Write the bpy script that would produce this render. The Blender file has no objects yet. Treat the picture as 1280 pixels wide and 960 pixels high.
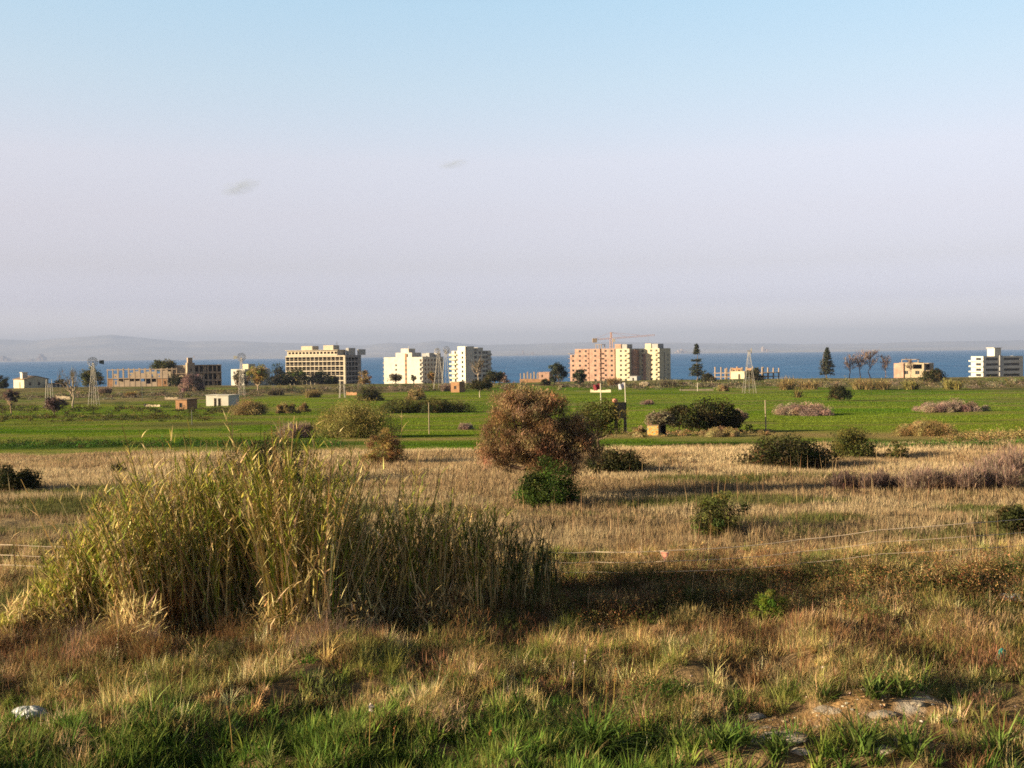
import bpy, math, random
import numpy as np
from mathutils import Matrix, Vector

rng = np.random.default_rng(7)
random.seed(7)
SC = bpy.context.scene
COL = SC.collection
R = math.radians

# ------------------------------------------------------------------ camera
F = 1300.0                       # focal length in pixels of the 1280 wide photograph
HC = 27.0                        # camera height above the sea, metres
PITCH = math.atan(37.0 / F)
ROLL = -R(0.70)
CAM_M = (Matrix.Translation((0, 0, HC)) @ Matrix.Rotation(math.pi / 2 - PITCH, 4, 'X') @ Matrix.Rotation(ROLL, 4, 'Z'))
RM = np.array(CAM_M.to_3x3())


def ray(px, py):
    return RM @ np.array([(px - 640) / F, -(py - 480) / F, -1.0])


def at_depth(px, py, d):
    """World point on the sight line of a photograph pixel at forward distance d."""
    r = ray(px, py)
    return np.array([0, 0, HC]) + r * (d / r[1])


def to_px(P):
    q = (np.asarray(P) - np.array([0, 0, HC])) @ RM
    z = np.maximum(-q[..., 2], 1e-6)
    return 640 + F * q[..., 0] / z, 480 - F * q[..., 1] / z


# ------------------------------------------------------------------ noise and terrain
def _hash(i, j, s):
    h = (i.astype(np.int64) * 374761393 + j.astype(np.int64) * 668265263 + s * 974634721) & 0x7fffffff
    h = ((h ^ (h >> 13)) * 1274126177) & 0x7fffffff
    h = (h ^ (h >> 16)) & 0xffff
    return h / 65535.0


def vnoise(x, y, s=0):
    x = np.asarray(x, float); y = np.asarray(y, float)
    i = np.floor(x); j = np.floor(y)
    fx = x - i; fy = y - j
    fx = fx * fx * (3 - 2 * fx); fy = fy * fy * (3 - 2 * fy)
    a = _hash(i, j, s); b = _hash(i + 1, j, s); c = _hash(i, j + 1, s); d = _hash(i + 1, j + 1, s)
    return (a * (1 - fx) + b * fx) * (1 - fy) + (c * (1 - fx) + d * fx) * fy


def fbm(x, y, s=0, o=3):
    t = 0; a = .5; n = 0
    for k in range(o):
        t = t + a * vnoise(np.asarray(x) * 2 ** k, np.asarray(y) * 2 ** k, s + k * 17); n += a; a *= .5
    return t / n


def sstep(a, b, x):
    t = np.clip((np.asarray(x, float) - a) / (b - a), 0, 1)
    return t * t * (3 - 2 * t)


_pd = np.array([-400, 0, 14, 21.5, 26, 45, 75, 130, 200, 290, 370, 430, 500, 560, 600, 650, 720, 800, 900, 1100, 1600])
_pz = np.array([5.75, 5.75, 5.75, 5.75, 5.84, 6.1, 6.75, 8.7, 11.1, 13.3, 13.7, 14.0, 14.3, 14.6, 16.3, 19.0, 22, 24.8, 27.3, 33, 40])


def drop(d):
    d = np.asarray(d, float)
    return (np.interp(d, _pd, _pz) + np.interp(d * 1.06, _pd, _pz) + np.interp(d * .94, _pd, _pz)) / 3


def hummock(x, y):
    near = 1 - sstep(28, 45, y)
    b = fbm(x / 1.5, y / 1.3, 3, 3) - .5
    return near * (.95 * b + .30 * (vnoise(x / 5, y / 4, 9) - .5))


def ground_z(x, y):
    x = np.asarray(x, float); y = np.asarray(y, float)
    z = HC - drop(y)
    z = z + hummock(x, y)
    mid = sstep(30, 45, y) * (1 - sstep(68, 78, y))
    z = z + mid * .35 * (fbm(x / 6, y / 6, 21, 2) - .5)
    far = sstep(80, 150, y)
    z = z + far * .5 * (vnoise(x / 40, y / 30, 31) - .5)
    z = z + sstep(330, 480, y) * 1.1 * (fbm(x / 45, y / 60, 41, 3) - .5)
    return z


def gpt(px, py):
    """Ground point seen at a photograph pixel."""
    r = ray(px, py)
    lo = 6.0; prev = lo
    t = np.concatenate([np.arange(8, 60, .1), np.arange(60, 900, 1.0)])
    P = np.array([0, 0, HC]) + np.outer(t / r[1], r)
    below = P[:, 2] < ground_z(P[:, 0], P[:, 1])
    k = int(np.argmax(below)) if below.any() else len(t) - 1
    p = P[k].copy(); p[2] = ground_z(p[0], p[1])
    return p


def gxy(px, d):
    """Ground point at forward distance d under a photograph column."""
    p = at_depth(px, 478, d); p[2] = ground_z(p[0], p[1])
    return p


# ------------------------------------------------------------------ scene objects
def tag(o, label=None, cat=None, group=None, kind=None):
    if label: o['label'] = label
    if cat: o['category'] = cat
    if group: o['group'] = group
    if kind: o['kind'] = kind
    return o


def thing(name, label, cat, loc, rotz=0.0, group=None):
    o = bpy.data.objects.new(name, None); COL.objects.link(o)
    o.empty_display_size = .3
    o.location = [float(v) for v in loc]; o.rotation_euler = (0, 0, rotz)
    return tag(o, label, cat, group)


class MB:
    """Collects quads (and their colours and material slots) and links them as one mesh object."""
    def __init__(s):
        s.V = []; s.Q = []; s.C = []; s.M = []; s.n = 0

    def add(s, V, Q, C=None, m=0):
        V = np.asarray(V, float).reshape(-1, 3); Q = np.asarray(Q, int).reshape(-1, 4)
        s.V.append(V); s.Q.append(Q + s.n); s.n += len(V)
        if C is None: C = (.5, .5, .5)
        s.C.append(np.broadcast_to(np.asarray(C, float), (len(V), 3)))
        s.M.append(np.full(len(Q), m, np.int32))
        return s

    def box(s, a, b, C=None, m=0):
        x0, y0, z0 = a; x1, y1, z1 = b
        V = [(x0, y0, z0), (x1, y0, z0), (x1, y1, z0), (x0, y1, z0), (x0, y0, z1), (x1, y0, z1), (x1, y1, z1), (x0, y1, z1)]
        return s.add(V, [(0, 3, 2, 1), (4, 5, 6, 7), (0, 1, 5, 4), (1, 2, 6, 5), (2, 3, 7, 6), (3, 0, 4, 7)], C, m)

    def tube(s, P, rad, sides=5, C=None, m=0, cap=True):
        P = np.asarray(P, float); n = len(P)
        rad = np.broadcast_to(np.asarray(rad, float), (n,))
        T = np.gradient(P, axis=0) if n > 2 else np.repeat((P[-1:] - P[:1]), n, 0)
        T = T / (np.linalg.norm(T, axis=1, keepdims=True) + 1e-9)
        ref = np.array([0.31, .17, 1.0]) if abs(T[0][2]) < .8 else np.array([1.0, .2, .1])
        A = np.cross(T, ref); A /= np.linalg.norm(A, axis=1, keepdims=True) + 1e-9
        B = np.cross(T, A)
        ang = np.arange(sides) * 2 * math.pi / sides
        V = (P[:, None, :] + rad[:, None, None] * (np.cos(ang)[None, :, None] * A[:, None, :] + np.sin(ang)[None, :, None] * B[:, None, :])).reshape(-1, 3)
        Q = []
        for k in range(n - 1):
            for j in range(sides):
                a = k * sides + j; b = k * sides + (j + 1) % sides
                Q.append((a, b, b + sides, a + sides))
        if cap and sides == 4:
            Q += [(3, 2, 1, 0), tuple((n - 1) * 4 + q for q in range(4))]
        return s.add(V, Q, C, m)

    def bar(s, a, b, r, C=None, m=0, sides=4):
        return s.tube([a, b], [r, r], sides, C, m)

    def build(s, name, mats, parent=None, smooth=False, loc=None):
        if not isinstance(mats, (list, tuple)): mats = [mats]
        V = np.concatenate(s.V); Q = np.concatenate(s.Q); C = np.concatenate(s.C); M = np.concatenate(s.M)
        me = bpy.data.meshes.new(name)
        me.vertices.add(len(V)); me.vertices.foreach_set('co', V.astype(np.float32).ravel())
        me.loops.add(len(Q) * 4); me.loops.foreach_set('vertex_index', Q.astype(np.int32).ravel())
        me.polygons.add(len(Q)); me.polygons.foreach_set('loop_start', np.arange(0, len(Q) * 4, 4, dtype=np.int32))
        me.update(calc_edges=True)
        me.polygons.foreach_set('material_index', M)
        me.polygons.foreach_set('use_smooth', np.full(len(Q), bool(smooth)))
        at = me.color_attributes.new('Col', 'FLOAT_COLOR', 'POINT')
        at.data.foreach_set('color', np.concatenate([C, np.ones((len(C), 1))], 1).astype(np.float32).ravel())
        for m in mats: me.materials.append(m)
        o = bpy.data.objects.new(name, me); COL.objects.link(o)
        if parent: o.parent = parent
        if loc is not None: o.location = [float(v) for v in loc]
        return o


# ------------------------------------------------------------------ materials
PLANT_TONE = .76
WALL_TONE = .52


def new_mat(name):
    m = bpy.data.materials.new(name); m.use_nodes = True
    nt = m.node_tree
    for n in list(nt.nodes): nt.nodes.remove(n)
    out = nt.nodes.new('ShaderNodeOutputMaterial')
    return m, nt, out


def attr_mat(name, rough=.75, trans=0.0, spec=.25, var=.25, nscale=8.0, bump=0.0):
    """Base colour from the mesh colour attribute, broken up by a little noise."""
    m, nt, out = new_mat(name); L = nt.links
    a = nt.nodes.new('ShaderNodeAttribute'); a.attribute_name = 'Col'
    tc = nt.nodes.new('ShaderNodeTexCoord')
    nz = nt.nodes.new('ShaderNodeTexNoise'); nz.inputs['Scale'].default_value = nscale; nz.inputs['Detail'].default_value = 3
    L.new(tc.outputs['Object'], nz.inputs['Vector'])
    mr = nt.nodes.new('ShaderNodeMapRange'); mr.inputs['From Min'].default_value = .3; mr.inputs['From Max'].default_value = .7
    mr.inputs['To Min'].default_value = PLANT_TONE * (1 - var); mr.inputs['To Max'].default_value = PLANT_TONE * (1 + var)
    L.new(nz.outputs['Fac'], mr.inputs['Value'])
    mx = nt.nodes.new('ShaderNodeVectorMath'); mx.operation = 'SCALE'
    L.new(a.outputs['Color'], mx.inputs[0]); L.new(mr.outputs['Result'], mx.inputs['Scale'])
    p = nt.nodes.new('ShaderNodeBsdfPrincipled')
    p.inputs['Roughness'].default_value = rough; p.inputs['Specular IOR Level'].default_value = spec
    L.new(mx.outputs['Vector'], p.inputs['Base Color'])
    if bump:
        b = nt.nodes.new('ShaderNodeBump'); b.inputs['Strength'].default_value = bump
        L.new(nz.outputs['Fac'], b.inputs['Height']); L.new(b.outputs['Normal'], p.inputs['Normal'])
    last = p.outputs['BSDF']
    if trans:
        t = nt.nodes.new('ShaderNodeBsdfTranslucent'); L.new(mx.outputs['Vector'], t.inputs['Color'])
        ms = nt.nodes.new('ShaderNodeMixShader'); ms.inputs['Fac'].default_value = trans
        L.new(last, ms.inputs[1]); L.new(t.outputs['BSDF'], ms.inputs[2]); last = ms.outputs['Shader']
    L.new(last, out.inputs['Surface'])
    return m


def wall_mat(name, col, var=.18, scale=.35, rough=.85, stain=(.25, .2, .16), stain_amt=.35, fine=6.0):
    """Plaster or concrete: mottled, with rain streaks and weather stains."""
    m, nt, out = new_mat(name); L = nt.links
    tc = nt.nodes.new('ShaderNodeTexCoord')
    n1 = nt.nodes.new('ShaderNodeTexNoise'); n1.inputs['Scale'].default_value = scale; n1.inputs['Detail'].default_value = 6
    L.new(tc.outputs['Object'], n1.inputs['Vector'])
    mp = nt.nodes.new('ShaderNodeMapping'); mp.inputs['Scale'].default_value = (1.3, 1.3, .12)
    L.new(tc.outputs['Object'], mp.inputs['Vector'])
    n2 = nt.nodes.new('ShaderNodeTexNoise'); n2.inputs['Scale'].default_value = 1.0; n2.inputs['Detail'].default_value = 4
    L.new(mp.outputs['Vector'], n2.inputs['Vector'])
    r1 = nt.nodes.new('ShaderNodeMapRange'); r1.inputs['From Min'].default_value = .3; r1.inputs['From Max'].default_value = .7
    r1.inputs['To Min'].default_value = WALL_TONE * (1 - var); r1.inputs['To Max'].default_value = WALL_TONE * (1 + var * .5)
    L.new(n1.outputs['Fac'], r1.inputs['Value'])
    sc = nt.nodes.new('ShaderNodeVectorMath'); sc.operation = 'SCALE'; sc.inputs[0].default_value = col
    L.new(r1.outputs['Result'], sc.inputs['Scale'])
    r2 = nt.nodes.new('ShaderNodeMapRange'); r2.inputs['From Min'].default_value = .48; r2.inputs['From Max'].default_value = .75
    r2.inputs['To Max'].default_value = stain_amt
    L.new(n2.outputs['Fac'], r2.inputs['Value'])
    mx = nt.nodes.new('ShaderNodeMix'); mx.data_type = 'RGBA'
    mx.inputs['B'].default_value = (*stain, 1)
    L.new(r2.outputs['Result'], mx.inputs['Factor']); L.new(sc.outputs['Vector'], mx.inputs['A'])
    p = nt.nodes.new('ShaderNodeBsdfPrincipled'); p.inputs['Roughness'].default_value = rough
    p.inputs['Specular IOR Level'].default_value = .2
    L.new(mx.outputs['Result'], p.inputs['Base Color'])
    n3 = nt.nodes.new('ShaderNodeTexNoise'); n3.inputs['Scale'].default_value = fine; n3.inputs['Detail'].default_value = 4
    L.new(tc.outputs['Object'], n3.inputs['Vector'])
    b = nt.nodes.new('ShaderNodeBump'); b.inputs['Strength'].default_value = .25
    L.new(n3.outputs['Fac'], b.inputs['Height']); L.new(b.outputs['Normal'], p.inputs['Normal'])
    L.new(p.outputs['BSDF'], out.inputs['Surface'])
    return m


def brick_mat(name, c1, c2, mortar, sx=3.0):
    m, nt, out = new_mat(name); L = nt.links
    tc = nt.nodes.new('ShaderNodeTexCoord')
    sep = nt.nodes.new('ShaderNodeSeparateXYZ'); L.new(tc.outputs['Object'], sep.inputs[0])
    ad = nt.nodes.new('ShaderNodeMath'); ad.operation = 'ADD'; L.new(sep.outputs['X'], ad.inputs[0]); L.new(sep.outputs['Y'], ad.inputs[1])
    cb = nt.nodes.new('ShaderNodeCombineXYZ'); L.new(ad.outputs[0], cb.inputs['X']); L.new(sep.outputs['Z'], cb.inputs['Y'])
    br = nt.nodes.new('ShaderNodeTexBrick'); br.inputs['Scale'].default_value = sx
    br.inputs['Color1'].default_value = (*c1, 1); br.inputs['Color2'].default_value = (*c2, 1); br.inputs['Mortar'].default_value = (*mortar, 1)
    L.new(cb.outputs[0], br.inputs['Vector'])
    n1 = nt.nodes.new('ShaderNodeTexNoise'); n1.inputs['Scale'].default_value = .5; n1.inputs['Detail'].default_value = 5
    L.new(tc.outputs['Object'], n1.inputs['Vector'])
    r1 = nt.nodes.new('ShaderNodeMapRange'); r1.inputs['From Min'].default_value = .3; r1.inputs['From Max'].default_value = .7
    r1.inputs['To Min'].default_value = .75 * WALL_TONE; r1.inputs['To Max'].default_value = 1.2 * WALL_TONE
    L.new(n1.outputs['Fac'], r1.inputs['Value'])
    s = nt.nodes.new('ShaderNodeVectorMath'); s.operation = 'SCALE'
    L.new(br.outputs['Color'], s.inputs[0]); L.new(r1.outputs['Result'], s.inputs['Scale'])
    p = nt.nodes.new('ShaderNodeBsdfPrincipled'); p.inputs['Roughness'].default_value = .9; p.inputs['Specular IOR Level'].default_value = .15
    L.new(s.outputs['Vector'], p.inputs['Base Color']); L.new(p.outputs['BSDF'], out.inputs['Surface'])
    return m


def plain_mat(name, col, rough=.6, metal=0.0, spec=.4):
    m, nt, out = new_mat(name); L = nt.links
    tc = nt.nodes.new('ShaderNodeTexCoord')
    n = nt.nodes.new('ShaderNodeTexNoise'); n.inputs['Scale'].default_value = 3.0; n.inputs['Detail'].default_value = 4
    L.new(tc.outputs['Object'], n.inputs['Vector'])
    r1 = nt.nodes.new('ShaderNodeMapRange'); r1.inputs['To Min'].default_value = .75 * WALL_TONE; r1.inputs['To Max'].default_value = 1.25 * WALL_TONE
    L.new(n.outputs['Fac'], r1.inputs['Value'])
    s = nt.nodes.new('ShaderNodeVectorMath'); s.operation = 'SCALE'; s.inputs[0].default_value = col
    L.new(r1.outputs['Result'], s.inputs['Scale'])
    p = nt.nodes.new('ShaderNodeBsdfPrincipled'); p.inputs['Roughness'].default_value = rough
    p.inputs['Metallic'].default_value = metal; p.inputs['Specular IOR Level'].default_value = spec
    L.new(s.outputs['Vector'], p.inputs['Base Color']); L.new(p.outputs['BSDF'], out.inputs['Surface'])
    return m


M = {}
M['leaf'] = attr_mat('leaf', .8, .25, .08, .15, 3.0)
M['blade'] = attr_mat('blade', .75, .32, .07, .12, 2.0)
M['dry'] = attr_mat('dry_blade', .85, .32, .06, .15, 2.0)
M['bark'] = attr_mat('bark', .9, 0, .15, .35, 9.0, .4)
M['concrete'] = wall_mat('concrete', (.44, .33, .235))
M['hotel'] = wall_mat('hotel_plaster', (.74, .63, .47), stain=(.28, .23, .18), stain_amt=.4)
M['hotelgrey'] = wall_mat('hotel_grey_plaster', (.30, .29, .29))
M['white'] = wall_mat('white_plaster', (.74, .70, .61), stain=(.42, .34, .25), stain_amt=.45)
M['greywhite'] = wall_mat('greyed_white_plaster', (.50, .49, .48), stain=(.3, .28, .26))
M['cream'] = wall_mat('cream_plaster', (.74, .66, .46), stain=(.5, .36, .18), stain_amt=.4)
M['brick'] = brick_mat('orange_brick', (.50, .29, .21), (.56, .345, .255), (.46, .35, .29), 2.0)
M['oldbrick'] = brick_mat('old_brick', (.44, .22, .10), (.38, .20, .10), (.33, .24, .16), 2.5)
M['stone'] = wall_mat('pale_stone', (.50, .40, .27), .3, 1.2)
M['roof'] = wall_mat('roof_tile', (.26, .17, .10), .3, 1.0)
M['glass'] = plain_mat('window_glass', (.035, .038, .045), .12, 0, .5)
M['dark'] = plain_mat('dark_interior', (.09, .075, .06), .9, 0, .1)
M['frame'] = plain_mat('window_frame', (.45, .40, .32), .6)
M['steel'] = plain_mat('galvanised_steel', (.36, .33, .29), .6, .2)
M['vane'] = plain_mat('dark_vane', (.10, .11, .11), .6)
M['crane'] = plain_mat('crane_paint', (.55, .26, .13), .55)
M['wood'] = plain_mat('weathered_wood', (.42, .34, .23), .9, 0, .1)
M['stake'] = plain_mat('rusty_stake', (.20, .13, .08), .9, 0, .1)
M['wire'] = plain_mat('fence_wire', (.78, .62, .46), .8, 0)
M['black'] = plain_mat('black_paint', (.010, .011, .013), .9, 0, .05)
M['flagpole'] = plain_mat('white_pole_paint', (.75, .68, .52), .5)
M['redcloth'] = plain_mat('red_cloth', (.24, .02, .035), .9)
M['whitecloth'] = plain_mat('white_cloth', (.62, .60, .66), .9)
M['signred'] = plain_mat('faded_red_sign', (.70, .26, .17), .6)
M['signpale'] = plain_mat('pale_sign', (.75, .55, .42), .6)
M['plastic'] = plain_mat('white_plastic', (.50, .51, .54), .45)
M['teal'] = plain_mat('teal_plastic', (.05, .42, .36), .45)
# ------------------------------------------------------------------ ground colour (real soil, straw, crop and scrub colours)
STRAW = np.array([.29, .225, .13]); STRAWB = np.array([.21, .15, .085]); SOIL = np.array([.18, .115, .06])
CROP = np.array([.072, .140, .010]); CROP2 = np.array([.145, .185, .022]); LUSH = np.array([.030, .065, .012])
SCRUB = np.array([.20, .168, .075]); SCRUBD = np.array([.075, .072, .032]); TRACK = np.array([.22, .17, .07])


def rowc(px, py):
    return py + .0122 * (px - 640)


def lerp(a, b, t):
    return a + (b - a) * t[..., None]


def field_col(x, y, z):
    """Colour of the ground cover at world points, and a map of how green it is."""
    px, py = to_px(np.stack([x, y, z], -1))
    n1 = fbm(x / 14, y / 14, 5, 4); n2 = fbm(x / 60, y / 25, 6, 3); n3 = fbm(x / 3.0, y / 3.0, 7, 3)
    r = rowc(px, py)
    # crop
    c = lerp(np.broadcast_to(CROP, x.shape + (3,)), CROP2, np.clip(n2 * 1.6 - .3, 0, 1))
    stripes = vnoise(x / 160, y / 5 + x / 60, 8)
    c = lerp(c, LUSH, np.clip((stripes - .62) * 2.2, 0, .55))
    c = lerp(c, SCRUB, np.clip((n1 - .60) * 4, 0, .5))
    # far scrub strip
    stripe2 = .5 + .5 * np.sin(y * 2.6 + 2.5 * n1 + x * .02)
    c = c * (1 + .16 * (stripe2 - .5) * (1 - sstep(120, 230, y)))[..., None]
    c = lerp(c, np.array([.20, .17, .06]), np.clip((fbm(x / 22, y / 8, 14, 4) - .55) * 5, 0, .5))
    edge = np.interp(px, [-400, 0, 250, 310, 350, 480, 570, 640, 740, 860, 1000, 1100, 1280, 1700],
                     [499, 499, 497, 496, 493, 490, 483, 482, 485, 487, 488, 492, 494, 494]) + (n1 - .5) * 9
    f = 1 - sstep(-1.5, 1.5, r - edge)
    sc = lerp(np.broadcast_to(SCRUB, x.shape + (3,)), SCRUBD, np.clip(n1 * 2.2 - .6, 0, 1))
    sc = lerp(sc, CROP, np.clip((n2 - .52) * 3, 0, .55))
    sc = lerp(sc, STRAW, np.clip((n3 - .55) * 3, 0, .6))
    c = lerp(c, sc, f)
    # weedy strip across the left field
    w = np.interp(px, [-400, 240, 330, 400], [1, 1, .5, 0]) * (sstep(514, 517, r) * (1 - sstep(526, 531, r)))
    c = lerp(c, SCRUBD, np.clip(w * (n1 * 2.4 - .7), 0, .8))
    # lush dark ditch
    w = np.interp(px, [-400, 380, 520, 620, 1000, 1100, 1700], [1, 1, .0, 0, 0, .8, .9]) * (sstep(545, 549, r + (n1 - .5) * 6) * (1 - sstep(552, 557, r + (n1 - .5) * 6)))
    w = np.where(px > 800, np.interp(px, [1000, 1100, 1700], [0, .7, .8]) * (sstep(553, 556, r) * (1 - sstep(562, 566, r))), w)
    c = lerp(c, LUSH, np.clip(w, 0, .9))
    # dry track
    tr = np.interp(px, [300, 420, 640, 760, 900, 1000, 1120, 1280], [552, 548, 547, 547, 545, 547, 551, 557])
    w = np.exp(-((r - tr + (n1 - .5) * 5) / np.interp(px, [400, 800, 1280], [1.8, 3.2, 6.0])) ** 2) * np.interp(px, [330, 430, 700, 1280], [0, .9, 1.1, 1.1])
    c = lerp(c, TRACK, np.clip(w * (.5 + n1), 0, 1))
    # dry meadow
    w = sstep(556, 568, r + (n1 - .5) * 14 + (n3 - .5) * 10)
    st = lerp(np.broadcast_to(STRAW, x.shape + (3,)), STRAWB, np.clip(n1 * 3 - 1.0, 0, 1))
    st = st * (1 + .28 * (1 - sstep(575, 625, r)))[..., None]
    st = lerp(st, np.array([.12, .09, .05]), np.clip((fbm(x / 6, y / 2.2, 12, 4) - .55) * 6, 0, .8))
    gr = np.clip((fbm(x / 9, y / 2.6, 11, 3) - .54) * 6, 0, .75) * sstep(590, 620, r)
    st = lerp(st, np.array([.085, .10, .03]), gr)
    c = lerp(c, st, w)
    # near ground: soil and litter
    w = sstep(640, 720, r)
    so = lerp(np.broadcast_to(SOIL, x.shape + (3,)), np.array([.20, .135, .07]), np.clip(n3 * 2 - .5, 0, 1))
    so = lerp(so, np.array([.07, .08, .025]), np.clip((n1 - .5) * 3, 0, .6))
    c = lerp(c, so, w * .85)
    # bare stony patch at the lower right
    bp = bare(x, y)
    n4 = fbm(x / .35, y / .35, 13, 3)
    c = lerp(c, lerp(np.broadcast_to(np.array([.30, .185, .085]), x.shape + (3,)), np.array([.46, .40, .33]), np.clip((n4 - .5) * 5, 0, 1)), bp)
    return c


def bare(x, y):
    n = fbm(x / 1.1, y / .8, 15, 3)
    b = np.exp(-((x - 4.2) / 1.5) ** 2 - ((y - 15.9) / .7) ** 2) + .8 * np.exp(-((x - 6.4) / 1.1) ** 2 - ((y - 16.6) / .45) ** 2) + .6 * np.exp(-((x - 6.0) / 1.6) ** 2 - ((y - 14.8) / .5) ** 2)
    return sstep(.42, .62, b * (.55 + n) )


def build_ground():
    ys = np.concatenate([[-400, -150, -50, -10, 4], np.geomspace(9, 1500, 900)])
    u = np.linspace(-1, 1, 620); u = np.sign(u) * (np.abs(u) * .62 + .38 * np.abs(u) ** 3)
    X = u[None, :] * (np.maximum(ys, 10)[:, None] * .95 + 22) + 0 * ys[:, None]
    X[:5] = u[None, :] * 300
    Y = np.broadcast_to(ys[:, None], X.shape)
    Z = ground_z(X, Y)
    C = field_col(X, Y, Z)
    V = np.stack([X, Y, Z], -1).reshape(-1, 3)
    ny, nx = X.shape
    i = (np.arange(ny - 1)[:, None] * nx + np.arange(nx - 1)[None, :]).ravel()
    Q = np.stack([i, i + 1, i + 1 + nx, i + nx], 1)
    mb = MB(); mb.add(V, Q, C.reshape(-1, 3))
    m, nt, out = new_mat('ground'); L = nt.links
    a = nt.nodes.new('ShaderNodeAttribute'); a.attribute_name = 'Col'
    tc = nt.nodes.new('ShaderNodeTexCoord')
    last = a.outputs['Color']
    nfac = None
    for s, lo, hi in ((.9, .72 * PLANT_TONE, 1.28 * PLANT_TONE), (7.0, .62, 1.36)):
        n = nt.nodes.new('ShaderNodeTexNoise'); n.inputs['Scale'].default_value = s; n.inputs['Detail'].default_value = 6; n.inputs['Roughness'].default_value = .65
        L.new(tc.outputs['Object'], n.inputs['Vector'])
        mr = nt.nodes.new('ShaderNodeMapRange'); mr.inputs['From Min'].default_value = .3; mr.inputs['From Max'].default_value = .7
        mr.inputs['To Min'].default_value = lo; mr.inputs['To Max'].default_value = hi
        L.new(n.outputs['Fac'], mr.inputs['Value'])
        v = nt.nodes.new('ShaderNodeVectorMath'); v.operation = 'SCALE'
        L.new(last, v.inputs[0]); L.new(mr.outputs['Result'], v.inputs['Scale']); last = v.outputs['Vector']; nfac = n
    p = nt.nodes.new('ShaderNodeBsdfPrincipled'); p.inputs['Roughness'].default_value = 1; p.inputs['Specular IOR Level'].default_value = 0
    L.new(last, p.inputs['Base Color'])
    b = nt.nodes.new('ShaderNodeBump'); b.inputs['Strength'].default_value = .8; b.inputs['Distance'].default_value = .12
    L.new(nfac.outputs['Fac'], b.inputs['Height']); L.new(b.outputs['Normal'], p.inputs['Normal'])
    L.new(p.outputs['BSDF'], out.inputs['Surface'])
    o = mb.build('ground', m, smooth=True)
    tag(o, 'rolling coastal ground with green fields, dry meadow and soil', kind='structure')


def build_sea():
    mb = MB()
    S = 70000.0
    mb.add([(-S, 780, 0), (S, 780, 0), (S, S, 0), (-S, S, 0)], [(0, 1, 2, 3)])
    m, nt, out = new_mat('sea_water'); L = nt.links
    tc = nt.nodes.new('ShaderNodeTexCoord')
    mp = nt.nodes.new('ShaderNodeMapping'); mp.inputs['Scale'].default_value = (.012, .004, 1)
    L.new(tc.outputs['Object'], mp.inputs['Vector'])
    n = nt.nodes.new('ShaderNodeTexNoise'); n.inputs['Scale'].default_value = 1; n.inputs['Detail'].default_value = 7; n.inputs['Roughness'].default_value = .6
    L.new(mp.outputs['Vector'], n.inputs['Vector'])
    cr = nt.nodes.new('ShaderNodeValToRGB')
    cr.color_ramp.elements[0].position = .3; cr.color_ramp.elements[0].color = (.013, .064, .165, 1)
    cr.color_ramp.elements[1].position = .7; cr.color_ramp.elements[1].color = (.027, .108, .245, 1)
    L.new(n.outputs['Fac'], cr.inputs['Fac'])
    # scattered white caps
    mp2 = nt.nodes.new('ShaderNodeMapping'); mp2.inputs['Scale'].default_value = (.05, .012, 1)
    L.new(tc.outputs['Object'], mp2.inputs['Vector'])
    n2 = nt.nodes.new('ShaderNodeTexNoise'); n2.inputs['Scale'].default_value = 1.4; n2.inputs['Detail'].default_value = 3
    L.new(mp2.outputs['Vector'], n2.inputs['Vector'])
    r = nt.nodes.new('ShaderNodeMapRange'); r.inputs['From Min'].default_value = .70; r.inputs['From Max'].default_value = .78; r.inputs['To Max'].default_value = .5
    L.new(n2.outputs['Fac'], r.inputs['Value'])
    mx = nt.nodes.new('ShaderNodeMix'); mx.data_type = 'RGBA'; mx.inputs['B'].default_value = (.7, .7, .7, 1)
    L.new(r.outputs['Result'], mx.inputs['Factor']); L.new(cr.outputs['Color'], mx.inputs['A'])
    p = nt.nodes.new('ShaderNodeBsdfPrincipled'); p.inputs['Roughness'].default_value = .6; p.inputs['Specular IOR Level'].default_value = .12
    L.new(mx.outputs['Result'], p.inputs['Base Color'])
    b = nt.nodes.new('ShaderNodeBump'); b.inputs['Strength'].default_value = .4; b.inputs['Distance'].default_value = 2
    L.new(n.outputs['Fac'], b.inputs['Height']); L.new(b.outputs['Normal'], p.inputs['Normal'])
    L.new(p.outputs['BSDF'], out.inputs['Surface'])
    o = mb.build('sea', m); tag(o, 'deep blue sea reaching the horizon', kind='structure')


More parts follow.
